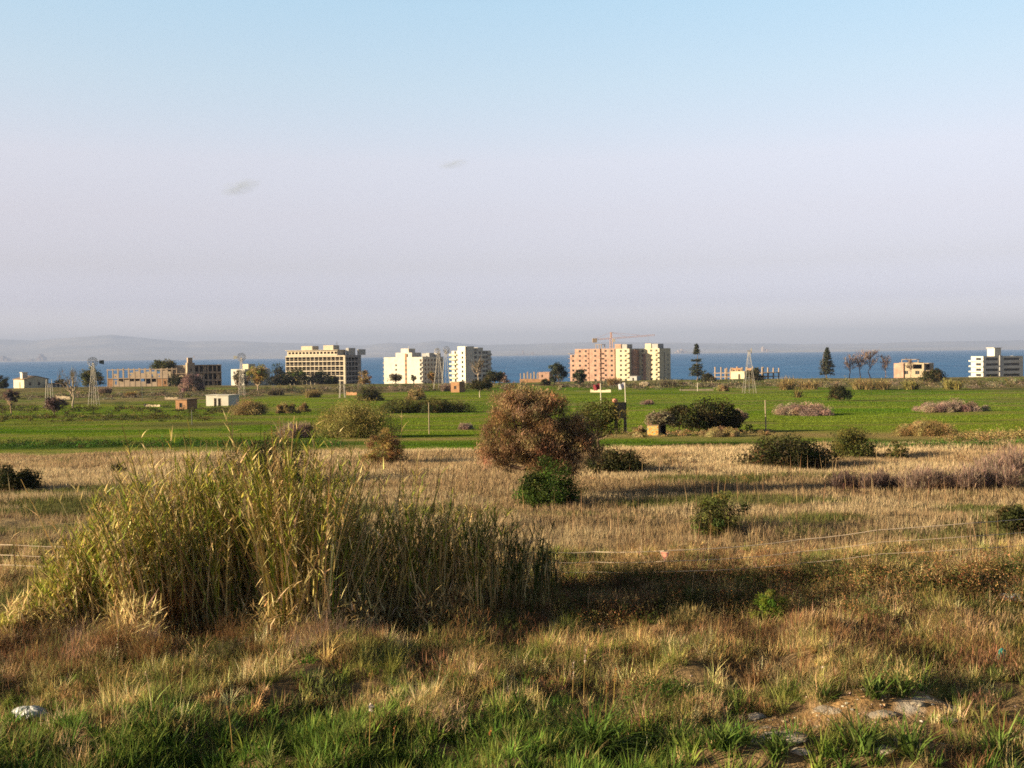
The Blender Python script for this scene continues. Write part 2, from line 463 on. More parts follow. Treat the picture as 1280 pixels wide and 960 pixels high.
def build_hills():
    # two ranges across the bay, heights follow the faint skyline
    rows = [(-200, 431), (-60, 427), (0, 424), (45, 426), (60, 424), (100, 421), (140, 418.5), (165, 421), (200, 424), (235, 427), (255, 426), (290, 426), (330, 428),
            (400, 430), (455, 432), (470, 430), (490, 428.5), (515, 430), (530, 427.5), (550, 426), (575, 429), (600, 431), (650, 430), (700, 428.5), (760, 427), (830, 428), (900, 429), (960, 429),
            (1000, 430), (1080, 429), (1140, 428), (1220, 426), (1280, 425), (1400, 425), (1600, 424)]
    px = np.array([p[0] for p in rows], float); py = np.array([p[1] for p in rows], float)
    D = 33000.0
    P = np.array([at_depth(a, b, D) for a, b in zip(px, py)])
    xs = np.linspace(-34000, 34000, 500); ys = np.concatenate([np.linspace(20500, 26000, 22), np.linspace(26300, 36000, 50)])
    X, Y = np.meshgrid(xs, ys)
    top = np.interp(X * D / np.maximum(Y, 1), P[:, 0], P[:, 2])
    shape = sstep(20500, 33000, Y) ** 1.6 * (1 - .8 * sstep(33000, 36000, Y))
    nz = fbm(X / 2600, Y / 2600, 71, 4)
    Z = -4 + sstep(20500, 21400, Y) * 30 * (.4 + nz) + shape * (top - 25) * (.74 + .26 * sstep(29000, 33000, Y)) + shape * (1 - sstep(31000, 33000, Y)) * 150 * (nz - .5)
    V = np.stack([X, Y, Z], -1).reshape(-1, 3); ny, nx = X.shape
    i = (np.arange(ny - 1)[:, None] * nx + np.arange(nx - 1)[None, :]).ravel()
    C = lerp(np.broadcast_to(np.array([.20, .19, .15]), (len(V), 3)), np.array([.36, .32, .26]), np.clip(fbm(V[:, 0] / 1500, V[:, 1] / 1500, 77, 4) * 2 - .5, 0, 1))
    mb = MB(); mb.add(V, np.stack([i, i + 1, i + 1 + nx, i + nx], 1), C)
    o = mb.build('hills', attr_mat('hillside', .95, 0, .1, .2, .002), smooth=True)
    tag(o, 'long low hills across the bay fading into haze', kind='structure')


# ------------------------------------------------------------------ light, sky, air
SUN_EL = R(15.5)
SUN_AZ_LEFT = R(12)              # sun stands to the left and this far behind the camera
SUN_DIR = np.array([-math.cos(SUN_AZ_LEFT) * math.cos(SUN_EL), -math.sin(SUN_AZ_LEFT) * math.cos(SUN_EL), math.sin(SUN_EL)])
SUN_POWER = 5.0
SKY_POWER = .15
EXPOSURE = 2.1


def build_light():
    l = bpy.data.lights.new('sun', 'SUN'); l.energy = SUN_POWER; l.angle = R(.5); l.color = (1.0, .81, .52)
    o = bpy.data.objects.new('sun', l); COL.objects.link(o)
    o.rotation_euler = Vector(SUN_DIR).to_track_quat('Z', 'Y').to_euler()
    w = bpy.data.worlds.new('World'); SC.world = w; w.use_nodes = True
    nt = w.node_tree; L = nt.links
    for n in list(nt.nodes): nt.nodes.remove(n)
    out = nt.nodes.new('ShaderNodeOutputWorld'); bg = nt.nodes.new('ShaderNodeBackground'); bg.inputs['Strength'].default_value = SKY_POWER
    sky = nt.nodes.new('ShaderNodeTexSky'); sky.sky_type = 'NISHITA'; sky.sun_disc = False
    sky.sun_elevation = SUN_EL; sky.sun_rotation = math.atan2(SUN_DIR[0], SUN_DIR[1])
    sky.air_density = 1.0; sky.dust_density = 1.0; sky.ozone_density = 1.5; sky.altitude = 20
    # tint of the upper air: paler and mauve towards the horizon, clear blue overhead
    tc = nt.nodes.new('ShaderNodeTexCoord'); sp = nt.nodes.new('ShaderNodeSeparateXYZ'); L.new(tc.outputs['Generated'], sp.inputs[0])
    rp = nt.nodes.new('ShaderNodeValToRGB'); L.new(sp.outputs['Z'], rp.inputs['Fac'])
    e = rp.color_ramp.elements
    for pos, c in SKY_TINT:
        if pos == 0: k = e[0]
        elif pos == 1: k = e[len(e) - 1]
        else: k = e.new(pos)
        k.position = pos; k.color = (*c, 1)
    # even out the sideways brightening of the clear sky model
    sq = nt.nodes.new('ShaderNodeMath'); sq.operation = 'POWER'; sq.inputs[1].default_value = 2
    ab = nt.nodes.new('ShaderNodeMath'); ab.operation = 'ABSOLUTE'; L.new(sp.outputs['X'], ab.inputs[0]); L.new(ab.outputs[0], sq.inputs[0])
    ev = nt.nodes.new('ShaderNodeMapRange'); ev.inputs['From Max'].default_value = .4; ev.inputs['To Min'].default_value = 1; ev.inputs['To Max'].default_value = .74
    L.new(sq.outputs[0], ev.inputs['Value'])
    ml = nt.nodes.new('ShaderNodeMath'); ml.operation = 'MULTIPLY'; ml.inputs[1].default_value = SKY_POWER
    L.new(ev.outputs['Result'], ml.inputs[0]); L.new(ml.outputs[0], bg.inputs['Strength'])
    mx = nt.nodes.new('ShaderNodeMix'); mx.data_type = 'RGBA'; mx.blend_type = 'MULTIPLY'; mx.inputs['Factor'].default_value = 1
    L.new(sky.outputs['Color'], mx.inputs['A']); L.new(rp.outputs['Color'], mx.inputs['B'])
    L.new(mx.outputs['Result'], bg.inputs['Color']); L.new(bg.outputs['Background'], out.inputs['Surface'])


SKY_TINT = [(0.0000, (0.618, 0.582, 0.776)), (0.0146, (0.618, 0.582, 0.776)), (0.0261, (0.521, 0.481, 0.688)), (0.0484, (0.379, 0.334, 0.484)), (0.0836, (0.396, 0.308, 0.359)), (0.1319, (0.502, 0.358, 0.355)), (0.1808, (0.613, 0.430, 0.386)), (0.2481, (0.622, 0.507, 0.428)), (0.3173, (0.611, 0.563, 0.476)), (0.4300, (0.330, 0.310, 0.280)), (1.0000, (0.170, 0.160, 0.145))]
HAZE_DENSITY = 6.0e-5


def build_haze():
    mb = MB(); mb.box((-36000, -1500, -46), (36000, 37000, 760))
    m, nt, out = new_mat('haze_air')
    v = nt.nodes.new('ShaderNodeVolumePrincipled')
    v.inputs['Color'].default_value = (.24, .305, .49, 1); v.inputs['Density'].default_value = HAZE_DENSITY
    v.inputs['Anisotropy'].default_value = .0
    nt.links.new(v.outputs['Volume'], out.inputs['Volume'])
    o = mb.build('haze', m); tag(o, 'pale haze over fields and bay', kind='stuff')


def build_clouds():
    m, nt, out = new_mat('cloud_vapour'); L = nt.links
    tc = nt.nodes.new('ShaderNodeTexCoord')
    n = nt.nodes.new('ShaderNodeTexNoise'); n.inputs['Scale'].default_value = 1.7; n.inputs['Detail'].default_value = 8; n.inputs['Roughness'].default_value = .65
    L.new(tc.outputs['Object'], n.inputs['Vector'])
    g = nt.nodes.new('ShaderNodeVectorMath'); g.operation = 'LENGTH'; L.new(tc.outputs['Object'], g.inputs[0])
    r = nt.nodes.new('ShaderNodeMapRange'); r.inputs['From Min'].default_value = 1.0; r.inputs['From Max'].default_value = .1
    L.new(g.outputs['Value'], r.inputs['Value'])
    r2 = nt.nodes.new('ShaderNodeMapRange'); r2.inputs['From Min'].default_value = .42; r2.inputs['From Max'].default_value = .75
    L.new(n.outputs['Fac'], r2.inputs['Value'])
    mu = nt.nodes.new('ShaderNodeMath'); mu.operation = 'MULTIPLY'; L.new(r.outputs[0], mu.inputs[0]); L.new(r2.outputs[0], mu.inputs[1])
    m2 = nt.nodes.new('ShaderNodeMath'); m2.operation = 'MULTIPLY'; L.new(mu.outputs[0], m2.inputs[0]); m2.inputs[1].default_value = .016
    v = nt.nodes.new('ShaderNodeVolumePrincipled'); v.inputs['Color'].default_value = (.30, .36, .43, 1)
    L.new(m2.outputs[0], v.inputs['Density']); L.new(v.outputs['Volume'], out.inputs['Volume'])
    for (x, y, w, h, lab, tilt) in ((300, 234, 40, 13, 'small grey blue cloud, larger and lower of the two', .22), (566, 205, 30, 8, 'thin grey wisp of cloud above the white tower', .12)):
        d = 9000
        P = at_depth(x, y, d); s = F / d
        # a lumpy closed blob, filled with vapour
        nu, nv = 24, 12
        th = np.linspace(0, 2 * math.pi, nu, endpoint=False); ph = np.linspace(.002, math.pi - .002, nv)
        T, Pp = np.meshgrid(th, ph)
        V = np.stack([np.cos(T) * np.sin(Pp), np.sin(T) * np.sin(Pp), np.cos(Pp)], -1).reshape(-1, 3)
        Q = [(a * nu + b, (a + 1) * nu + b, (a + 1) * nu + (b + 1) % nu, a * nu + (b + 1) % nu) for a in range(nv - 1) for b in range(nu)]
        mb = MB(); mb.add(V, Q)
        o = mb.build('cloud', m, loc=P); o.scale = (w / s * .75, w / s * .5, h / s * .8); o.rotation_euler = (0, -tilt, 0)
        tag(o, lab, 'cloud')


def build_camera():
    c = bpy.data.cameras.new('camera'); c.sensor_width = 36; c.lens = 36 * F / 1280
    c.clip_start = .5; c.clip_end = 150000
    o = bpy.data.objects.new('camera', c); COL.objects.link(o); o.matrix_world = CAM_M
    SC.camera = o
# ------------------------------------------------------------------ plant geometry
def ribbons(B, az, length, width, lean, curve, color, tip=None, levels=4, r=rng):
    """Grass blades, reed leaves and twigs: narrow ribbons bending away from their base points."""
    B = np.asarray(B, float); N = len(B)
    az, length, width, lean, curve = [np.broadcast_to(np.asarray(a, float), (N,)) for a in (az, length, width, lean, curve)]
    color = np.broadcast_to(np.asarray(color, float), (N, 3))
    tip = color if tip is None else np.broadcast_to(np.asarray(tip, float), (N, 3))
    dx = np.cos(az); dy = np.sin(az)
    tw = r.uniform(-.7, .7, N)
    sx = -np.sin(az + tw); sy = np.cos(az + tw)
    P = B.copy(); V = np.zeros((N, levels, 2, 3)); C = np.zeros((N, levels, 2, 3))
    for k in range(levels):
        t = k / (levels - 1)
        w = width * (1 - t ** 2.2) * (.75 + .5 * math.sin(math.pi * min(t * 1.3, 1))) * .5 + .03 * width
        S = np.stack([sx * w, sy * w, 0 * w], 1)
        V[:, k, 0] = P - S; V[:, k, 1] = P + S
        C[:, k] = (color + (tip - color) * t ** 2)[:, None, :]
        th = lean + curve * (k + .5) / (levels - 1)
        seg = length / (levels - 1)
        P = P + np.stack([np.sin(th) * dx * seg, np.sin(th) * dy * seg, np.cos(th) * seg], 1)
    i = np.arange(N)[:, None] * levels * 2 + np.arange(levels - 1)[None, :] * 2
    Q = np.stack([i, i + 1, i + 3, i + 2], -1).reshape(-1, 4)
    return V.reshape(-1, 3), Q, C.reshape(-1, 3)


def cards(P, size, color, aspect=.5, up=0.0, r=rng):
    """Leaves: small lozenges at random angles."""
    P = np.asarray(P, float); N = len(P)
    size = np.broadcast_to(np.asarray(size, float), (N,))
    a = r.normal(size=(N, 3)); a[:, 2] += up; a /= np.linalg.norm(a, axis=1, keepdims=True)
    b = r.normal(size=(N, 3)); b = np.cross(a, b); b /= np.linalg.norm(b, axis=1, keepdims=True) + 1e-9
    a = a * size[:, None] * .5; b = b * size[:, None] * .5 * aspect
    V = np.stack([P - a, P + b - a * .1, P + a, P - b - a * .1], 1).reshape(-1, 3)
    Q = np.arange(N * 4).reshape(-1, 4)
    return V, Q, np.repeat(np.broadcast_to(color, (N, 3)), 4, 0)


def vary(col, N, a=.18, r=rng):
    col = np.asarray(col, float)
    return np.clip(col * (1 + r.normal(0, a, (N, 1))) * (1 + r.normal(0, a * .35, (N, 3))), .003, .95)


def pick(cols, N, p=None, a=.18, r=rng):
    cols = np.asarray(cols, float)
    k = r.choice(len(cols), N, p=p)
    return vary(cols[k], N, a, r)


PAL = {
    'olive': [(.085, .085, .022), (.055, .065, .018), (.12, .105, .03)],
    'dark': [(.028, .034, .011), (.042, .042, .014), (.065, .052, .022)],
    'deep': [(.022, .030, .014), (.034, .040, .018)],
    'brown': [(.26, .15, .06), (.32, .20, .08), (.20, .115, .045), (.22, .17, .055)],
    'rust': [(.24, .125, .05), (.18, .085, .04), (.28, .17, .075)],
    'mauve': [(.29, .20, .165), (.35, .255, .185), (.21, .14, .115)],
    'tan': [(.29, .21, .09), (.22, .15, .06), (.34, .26, .12)],
    'reedy': [(.26, .22, .065), (.19, .175, .05), (.32, .27, .09)],
    'fresh': [(.045, .105, .014), (.07, .14, .02), (.03, .07, .012)],
    'leafy': [(.026, .048, .008), (.036, .064, .010), (.050, .080, .014)],
    'lime': [(.11, .15, .018), (.15, .18, .03), (.07, .10, .015)],
    'grey': [(.16, .13, .085), (.12, .10, .06), (.20, .165, .11)],
    'pine': [(.045, .052, .030), (.065, .068, .04), (.032, .038, .022)],
    'purple': [(.16, .105, .09), (.21, .145, .12), (.11, .075, .065)],
}


def clumps(w, h, dpt, n, z0, shape='dome', r=rng):
    """Centres of the leaf clumps of a crown: a lopsided dome or ball with its own knobs."""
    out = []
    ph = r.uniform(0, 6.28, 4)
    while len(out) < n:
        u = r.uniform(0, 2 * math.pi); v = r.uniform(-1, 1) if shape == 'ball' else r.uniform(-.1, 1)
        rad = r.uniform(0, 1) ** .4
        k = 1 + .16 * math.sin(2 * u + ph[0]) + .12 * math.sin(3 * u + ph[1]) + .10 * math.sin(5 * u + 3 * v + ph[2])
        s = math.sqrt(max(0, 1 - v * v)) * rad * k
        zz = v * rad * (1 + .10 * math.sin(3 * u + ph[3]))
        if shape == 'flat': zz = abs(zz) ** .7 * .9; s = rad * k * math.sqrt(max(.1, 1 - zz * zz))
        if shape == 'ball': z = z0 + (h - z0) * (.5 + .5 * zz)
        else: z = z0 + (h - z0) * max(zz, 0)
        out.append((math.cos(u) * s * w / 2, math.sin(u) * s * dpt / 2, z))
    return np.array(out)


def limb(mb, a, b, r0, r1, col, sag=.15, sides=5, n=5, r=rng):
    a = np.asarray(a, float); b = np.asarray(b, float)
    t = np.linspace(0, 1, n)[:, None]
    L = np.linalg.norm(b - a)
    mid = r.normal(0, .07 * L, 3); mid[2] += sag * L
    P = a + (b - a) * t + np.sin(t * math.pi) * mid
    P[1:-1] += r.normal(0, .02 * L, (n - 2, 3))
    mb.tube(P, np.linspace(r0, r1, n), sides, vary(col, 1, .1, r)[0])
    return P


def crown_mb(C, nleaf, crad, leaf, pal, flat=.8, aspect=.5, light=.22, r=rng, up=0.0):
    mb = MB()
    K = len(C); per = max(3, nleaf // K)
    cc = pick(PAL[pal], K, a=light, r=r)
    cr = crad * r.uniform(.6, 1.35, K)
    d = r.normal(size=(K, per, 3)); d /= np.linalg.norm(d, axis=2, keepdims=True)
    rr = r.uniform(0, 1, (K, per, 1)) ** .45
    off = d * rr * cr[:, None, None] * np.array([1, 1, flat])
    P = (C[:, None, :] + off).reshape(-1, 3)
    col = np.repeat(cc, per, 0); col = vary(col, len(col), .16, r)
    keep = P[:, 2] > .02
    P = P[keep]; col = col[keep]
    V, Q, Cc = cards(P, leaf * r.uniform(.6, 1.4, len(P)), col, aspect, up, r)
    mb.add(V, Q, Cc)
    return mb


def plant(name, label, cat, px, py, w, h, pal, shape='dome', trunk=0.0, n=60, leaves=5000, leaf=None, crad=None, bark=(.16, .11, .07), group=None,
          d=None, depth=.85, lean=0.0, flat=.8, aspect=.5, stems=4, light=.22, parts=('foliage', 'stem'), seed=None, thick=1.0):
    """A tree or shrub: tapered stem with limbs reaching into the leaf clumps of an uneven crown.
    px, py: where it stands in the photograph; w, h: its photographed width and height in pixels."""
    r = np.random.default_rng(seed if seed is not None else int(px * 31 + py * 17))
    P = gpt(px, py) if d is None else gxy(px, d)
    s = F / P[1]; W = w / s; H = h / s
    pix = 1 / (s * .8)
    leaf = leaf if leaf else max(.05, 1.5 * pix)
    z0 = trunk * H
    crad = crad if crad else .16 * W
    C = clumps(max(W - .9 * crad, .2), max(H - crad * .45, .1), W * depth, n, z0 + crad * .3, shape, r)
    C[:, 0] += lean * C[:, 2]
    root = thing(name, label, cat, P, 0, group)
    crown_mb(C, leaves, crad, leaf, pal, flat, aspect, light, r).build(parts[0], M['leaf'], root)
    mb = MB()
    if trunk > .12:
        tr = max(.03 * H, pix * .6) * thick
        top = np.array([lean * z0 * .8, 0, z0])
        limb(mb, (0, 0, -.15), top, tr, tr * .75, bark, .0, 6, 5, r)
        base = top
    else:
        tr = max(.016 * H, pix * .4) * thick; base = np.array([0, 0, -.05])
        top = base
    sel = C[r.permutation(len(C))[:max(stems * 4, 10)]]
    for i, c in enumerate(sel):
        b0 = base + (np.array([r.normal(0, .06 * W), r.normal(0, .06 * W), 0]) if trunk <= .12 else np.array([0, 0, -r.uniform(0, .25) * z0]))
        limb(mb, b0, c, tr * r.uniform(.35, .7), tr * .12, bark, -.05 if trunk > .12 else .05, 4, 5, r)
    mb.build(parts[1], M['bark'], root)
    return root


TREE = ('crown', 'trunk')


def twigs(mb, n, W, H, pal, width, r=rng, spread=1.15, base=.12, dens=1.0, curve=.5):
    """Dense fine twigs radiating from a rootstock, for leafless brush."""
    az = r.uniform(0, 2 * math.pi, n); v = r.uniform(0, 1, n) ** .8
    lean = v * spread
    bx = r.normal(0, base * W, n); by = r.normal(0, base * W * .8, n)
    Lg = (H * np.cos(lean * .85) + W * .5 * np.sin(lean)) * r.uniform(.5, 1.05, n)
    V, Q, C = ribbons(np.stack([bx, by, np.zeros(n)], 1), az, Lg, width, lean * .75, r.normal(.25, .3, n) * curve, pick(PAL[pal], n, a=.2, r=r), None, 5, r)
    mb.add(V, Q, C)
    # side sprigs
    m = n * 2
    k = r.integers(0, n, m); t = r.uniform(.35, 1, m)
    p = np.stack([bx[k] + np.cos(az[k]) * np.sin(lean[k] * .85) * Lg[k] * t, by[k] + np.sin(az[k]) * np.sin(lean[k] * .85) * Lg[k] * t, np.cos(lean[k] * .85) * Lg[k] * t], 1)
    V, Q, C = ribbons(p, az[k] + r.normal(0, 1.2, m), Lg[k] * r.uniform(.12, .3, m), width * .8, lean[k] + r.normal(0, .5, m), r.normal(0, .5, m), pick(PAL[pal], m, a=.22, r=r), None, 3, r)
    mb.add(V, Q, C)


def brush(name, label, px, py, w, h, pal, cat='shrub', n=700, group=None, d=None, width=None, lobes=1, part='twigs', spread=1.15, seed=None, leafpal=None, leaves=0):
    r = np.random.default_rng(seed if seed is not None else int(px * 13 + py * 7))
    P = gpt(px, py) if d is None else gxy(px, d)
    s = F / P[1]; W = w / s; H = h / s; pix = 1 / (s * .8)
    root = thing(name, label, cat, P, 0, group)
    mb = MB()
    for k in range(lobes):
        sub = MB()
        lw = W if lobes == 1 else W / lobes * r.uniform(1.6, 2.8)
        hh = H * (1 if lobes == 1 else r.uniform(.65, 1.05))
        twigs(sub, n // lobes, lw, hh, pal, width or max(.012, .45 * pix), r, spread)
        ox = 0 if lobes == 1 else (k + .5) / lobes * W - W / 2
        oy = 0 if lobes == 1 else r.normal(0, .35 * lw)
        ox *= .8
        gz = float(ground_z(P[0] + ox, P[1] + oy) - P[2])
        for V, Q, C in zip(sub.V, sub.Q, sub.C):
            V = V + np.array([ox, oy, gz - .04])
            mb.V.append(V); mb.Q.append(Q + mb.n); mb.C.append(C); mb.M.append(np.zeros(len(Q), np.int32))
        mb.n += sub.n
    mb.build(part, M['dry'], root)
    if leaves:
        C = clumps(W * .85, H * .9, W * .7, 40, .1 * H, 'dome', r)
        crown_mb(C, leaves, .14 * W, max(.04, 1.3 * pix), leafpal or pal, r=r).build('foliage', M['leaf'], root)
    return root


def mound(name, label, px, py, w, h, pal, cat='shrub', group=None, dense=1.0, aspect=.16, shape='dome', seed=None, light=.2):
    """Leafless brush seen as a low fuzzy dome of fine twigs."""
    P = gpt(px, py); pix = P[1] / (F * .8)
    nl = int(np.clip(w * h * 22 * dense, 2200, 38000))
    return plant(name, label, cat, px, py, w, h, pal, shape, 0, n=int(np.clip(w * h / 14, 24, 150)), leaves=nl, leaf=max(.10, 2.0 * pix), crad=None if h > w * .45 else .5 * h / (F / P[1]), aspect=aspect, group=group, parts=('twigs', 'stem'), light=light, seed=seed, depth=.7)


# ------------------------------------------------------------------ giant reeds
DRYC = [(.64, .49, .21), (.50, .37, .15), (.74, .58, .30), (.34, .23, .10)]
GRNC = [(.23, .28, .034), (.15, .21, .026), (.33, .34, .05), (.44, .39, .075)]
DGRN = [(.05, .075, .02), (.07, .09, .025), (.10, .11, .03)]


def cane(r, H, lean, az, bend, green, nl=None, dark=False, leafy=1.0):
    """One reed: jointed stem with arching leaves along its upper part. Returns quads for stem and for leaves."""
    n = 6; t = np.linspace(0, 1, n)
    th = lean + bend * t
    seg = H / (n - 1)
    P = np.zeros((n, 3))
    for k in range(1, n):
        P[k] = P[k - 1] + seg * np.array([math.sin(th[k]) * math.cos(az), math.sin(th[k]) * math.sin(az), math.cos(th[k])])
    col = pick(DGRN if dark else (GRNC if green and r.uniform() < .45 else DRYC), 1, a=.18, r=r)[0]
    st = MB(); st.tube(P, np.linspace(.017, .007, n), 3, col)
    nl = nl if nl is not None else int(r.integers(8, 17) * leafy)
    tt = r.uniform(.22, 1, nl) ** .75
    B = np.stack([np.interp(tt, t, P[:, i]) for i in range(3)], 1)
    la = az + (np.arange(nl) % 2) * math.pi + r.normal(0, .9, nl)
    Lf = r.uniform(.22, .60, nl) * (1 - .3 * tt) * min(1, H / 2.2 + .3)
    c = pick(DGRN if dark else (GRNC if green else DRYC), nl, a=.22, r=r)
    dead = (r.uniform(size=nl) < (.9 - .85 * tt)) if not dark else np.zeros(nl, bool)
    c[dead] = pick(DRYC, int(dead.sum()), a=.2, r=r) if dead.any() else c[dead]
    V, Q, C = ribbons(B, la, Lf, r.uniform(.014, .032, nl), np.where(dead, np.where(r.uniform(size=nl) < .5, r.uniform(.15, .6, nl), r.uniform(1.2, 2.9, nl)), r.uniform(.2, .9, nl)), np.where(dead, r.uniform(-.3, .9, nl), r.uniform(.1, 1.1, nl)), c, c * .7 + np.array(DRYC[0]) * .3, 4, r)
    lf = MB(); lf.add(V, Q, C)
    if (not dark) and r.uniform() < .015:    # plume
        m = 26
        pb = P[-1] + np.stack([r.normal(0, .02, m), r.normal(0, .02, m), r.uniform(-.1, .25, m)], 1)
        V, Q, C = ribbons(pb, r.uniform(0, 6.28, m), r.uniform(.08, .22, m), .012, r.uniform(.1, .7, m), .5, vary((.48, .38, .24), m, .15, r), None, 3, r)
        lf.add(V, Q, C)
    return st, lf


def merge(dst, src, off):
    for V, Q, C in zip(src.V, src.Q, src.C):
        dst.V.append(V + off); dst.Q.append(Q + dst.n); dst.C.append(C); dst.M.append(np.zeros(len(Q), np.int32))
    dst.n += src.n


def reed_clump():
    r = np.random.default_rng(99)
    base = gpt(330, 792)
    root = thing('reed_clump', 'large stand of giant reeds, yellow and green canes in front of the wire fence', 'reeds', base)
    topx = [15, 36, 66, 104, 150, 200, 240, 270, 310, 350, 395, 430, 470, 500, 540, 575, 600]
    toph = [.4, .75, 1.1, 1.75, 2.6, 3.1, 3.45, 3.75, 3.85, 3.95, 3.95, 3.7, 3.3, 3.1, 2.9, 2.65, 2.3]
    stem = MB(); leaf = MB()
    count = 0
    tall = []
    N = 1750
    while count < N:
        px = r.uniform(8, 592)
        back = r.uniform(0, 1)
        H0 = np.interp(px, topx, toph)
        yb = np.interp(px, [0, 100, 330, 480, 600], [806, 802, 794, 790, 775])
        p = gpt(px, yb - 2)
        dep = np.interp(px, [0, 150, 300, 450, 600], [1.0, 1.9, 2.6, 2.2, 1.2])
        x = p[0] * (1 + back * dep / p[1]); y = p[1] + back * dep
        H = H0 * (.78 + .44 * vnoise(x * 1.3, y * 1.3, 57)) * (r.uniform(.50, 1.08) if r.uniform() < .5 else r.uniform(.8, 1.0)) * (1 - .10 * (1 - back)) * (1 + .05 * math.sin(x * 2.3) + .05 * math.sin(x * 5.1 + 1))
        if px > 455 and r.uniform() < .38: continue
        if vnoise(x * 1.4, y * 1.4, 51) < .30 and r.uniform() < .6: continue
        # canes at the left lean outwards
        lx = np.interp(px, [0, 120, 260, 420, 600], [-.32, -.20, -.08, .0, .08]) + r.normal(0, .12)
        ly = -.10 * (1 - back) + r.normal(0, .08)
        lean = math.hypot(lx, ly); az = math.atan2(ly, lx)
        g = r.uniform() < np.interp(px, [0, 120, 330, 480, 600], [.95, .8, .70, .66, .75])
        st, lf = cane(r, H, lean * .7, az, r.normal(.12, .12) + lean * .5, g)
        off = np.array([x, y, ground_z(x, y) - .03]) - base
        if H > H0 * 1.01 and len(tall) < 70:
            tall.append((st, lf, off))
        else:
            merge(stem, st, off); merge(leaf, lf, off)
        count += 1
    # long bare canes standing out above the mass
    for px, top, lx in [(380, 560, .05), (425, 575, .08), (440, 590, .1), (465, 600, .1), (488, 605, .1), (520, 612, .12), (545, 618, .14), (566, 628, .1), (350, 552, .02), (290, 556, -.05), (68, 612, -.30), (85, 590, -.34), (105, 640, -.38), (140, 583, -.30), (175, 560, -.25), (205, 532, -.20), (215, 575, -.2), (232, 560, -.15), (262, 548, -.12),
                        (300, 526, .0), (318, 535, .04), (333, 530, .07), (365, 545, .04), (384, 538, .05), (408, 546, .1), (497, 528, .02), (512, 566, .06), (533, 566, .12), (556, 590, .08),
                        (578, 600, .12), (45, 660, -.40), (120, 600, -.33), (455, 560, .1)]:
        yb = np.interp(px, [0, 100, 330, 480, 600], [804, 800, 792, 787, 772])
        p = gpt(px - lx * 60, yb - 12); q = at_depth(px, top, p[1])
        H = (q[2] - p[2]) * 1.03
        st, lf = cane(r, H, abs(lx) * .8 + .02, 0 if lx > 0 else math.pi, abs(lx) * .4, r.uniform() < .3, nl=int(r.integers(3, 9)))
        tall.append((st, lf, p - base))
    # dense basal litter of fallen leaves among the stems
    m = 9000
    px = r.uniform(10, 600, m); bk = r.uniform(0, 1, m)
    X = []; Y = []
    xs = np.linspace(10, 600, 40); G = np.array([gpt(a, np.interp(a, [0, 100, 330, 480, 600], [808, 806, 800, 796, 780])) for a in xs])
    x0 = np.interp(px, xs, G[:, 0]); y0 = np.interp(px, xs, G[:, 1]); dep = np.interp(px, [0, 150, 300, 450, 600], [1.0, 1.9, 2.6, 2.2, 1.2])
    y = y0 + bk * dep; x = x0 * y / y0
    B = np.stack([x, y, ground_z(x, y) + r.uniform(0, 1, m) ** 2 * .7], 1) - base
    V, Q, C = ribbons(B, r.uniform(0, 6.28, m), r.uniform(.2, .55, m), r.uniform(.012, .03, m), r.uniform(.1, 1.5, m), r.normal(.6, .5, m), pick(DRYC + [(.24, .15, .08)], m, a=.2, r=r), None, 4, r)
    leaf.add(V, Q, C)
    a = stem.build('stems', M['dry'], root); a['kind'] = 'stuff'
    b = leaf.build('leaves', M['blade'], root); b['kind'] = 'stuff'
    for st, lf, off in tall:
        c = st.build('cane', M['dry'], root, loc=off)
        lf.build('leaves', M['blade'], c)
    # the short dark group at the right end, a few stout green reeds in front of dead ones
    base2 = gpt(650, 768)
    root2 = thing('reed_clump', 'short sparse reeds with dark green canes right of the big reed stand', 'reeds', base2)
    stem = MB(); leaf = MB()
    for k in range(150):
        px = 590 + 108 * r.uniform() ** 1.3; yb = np.interp(px, [590, 700], [778, 752]) - r.uniform(0, 14)
        p = gpt(px, yb)
        H = np.interp(px, [590, 620, 660, 700], [2.5, 2.0, 1.75, 1.3]) * r.uniform(.55, 1.0)
        st, lf = cane(r, H, abs(r.normal(.08, .08)), r.uniform(0, 6.28), r.normal(.15, .1), r.uniform() < .4, leafy=.75, dark=r.uniform() < .35)
        merge(stem, st, p - base2); merge(leaf, lf, p - base2)
    a = stem.build('stems', M['dry'], root2); a['kind'] = 'stuff'
    b = leaf.build('leaves', M['blade'], root2); b['kind'] = 'stuff'
    for px, yb, top, lx in [(640, 770, 648, .03), (645, 768, 655, .06), (632, 772, 660, -.02), (676, 760, 660, .12), (686, 757, 655, .20), (690, 756, 690, .25), (655, 766, 668, .1), (618, 772, 640, .02)]:
        p = gpt(px - lx * 90, yb); q = at_depth(px, top, p[1]); H = (q[2] - p[2]) * 1.04
        st, lf = cane(r, H, abs(lx), 0 if lx > 0 else math.pi, abs(lx) * .3, True, nl=20, dark=True)
        c = st.build('cane', M['dry'], root2, loc=p - base2); lf.build('leaves', M['blade'], c)


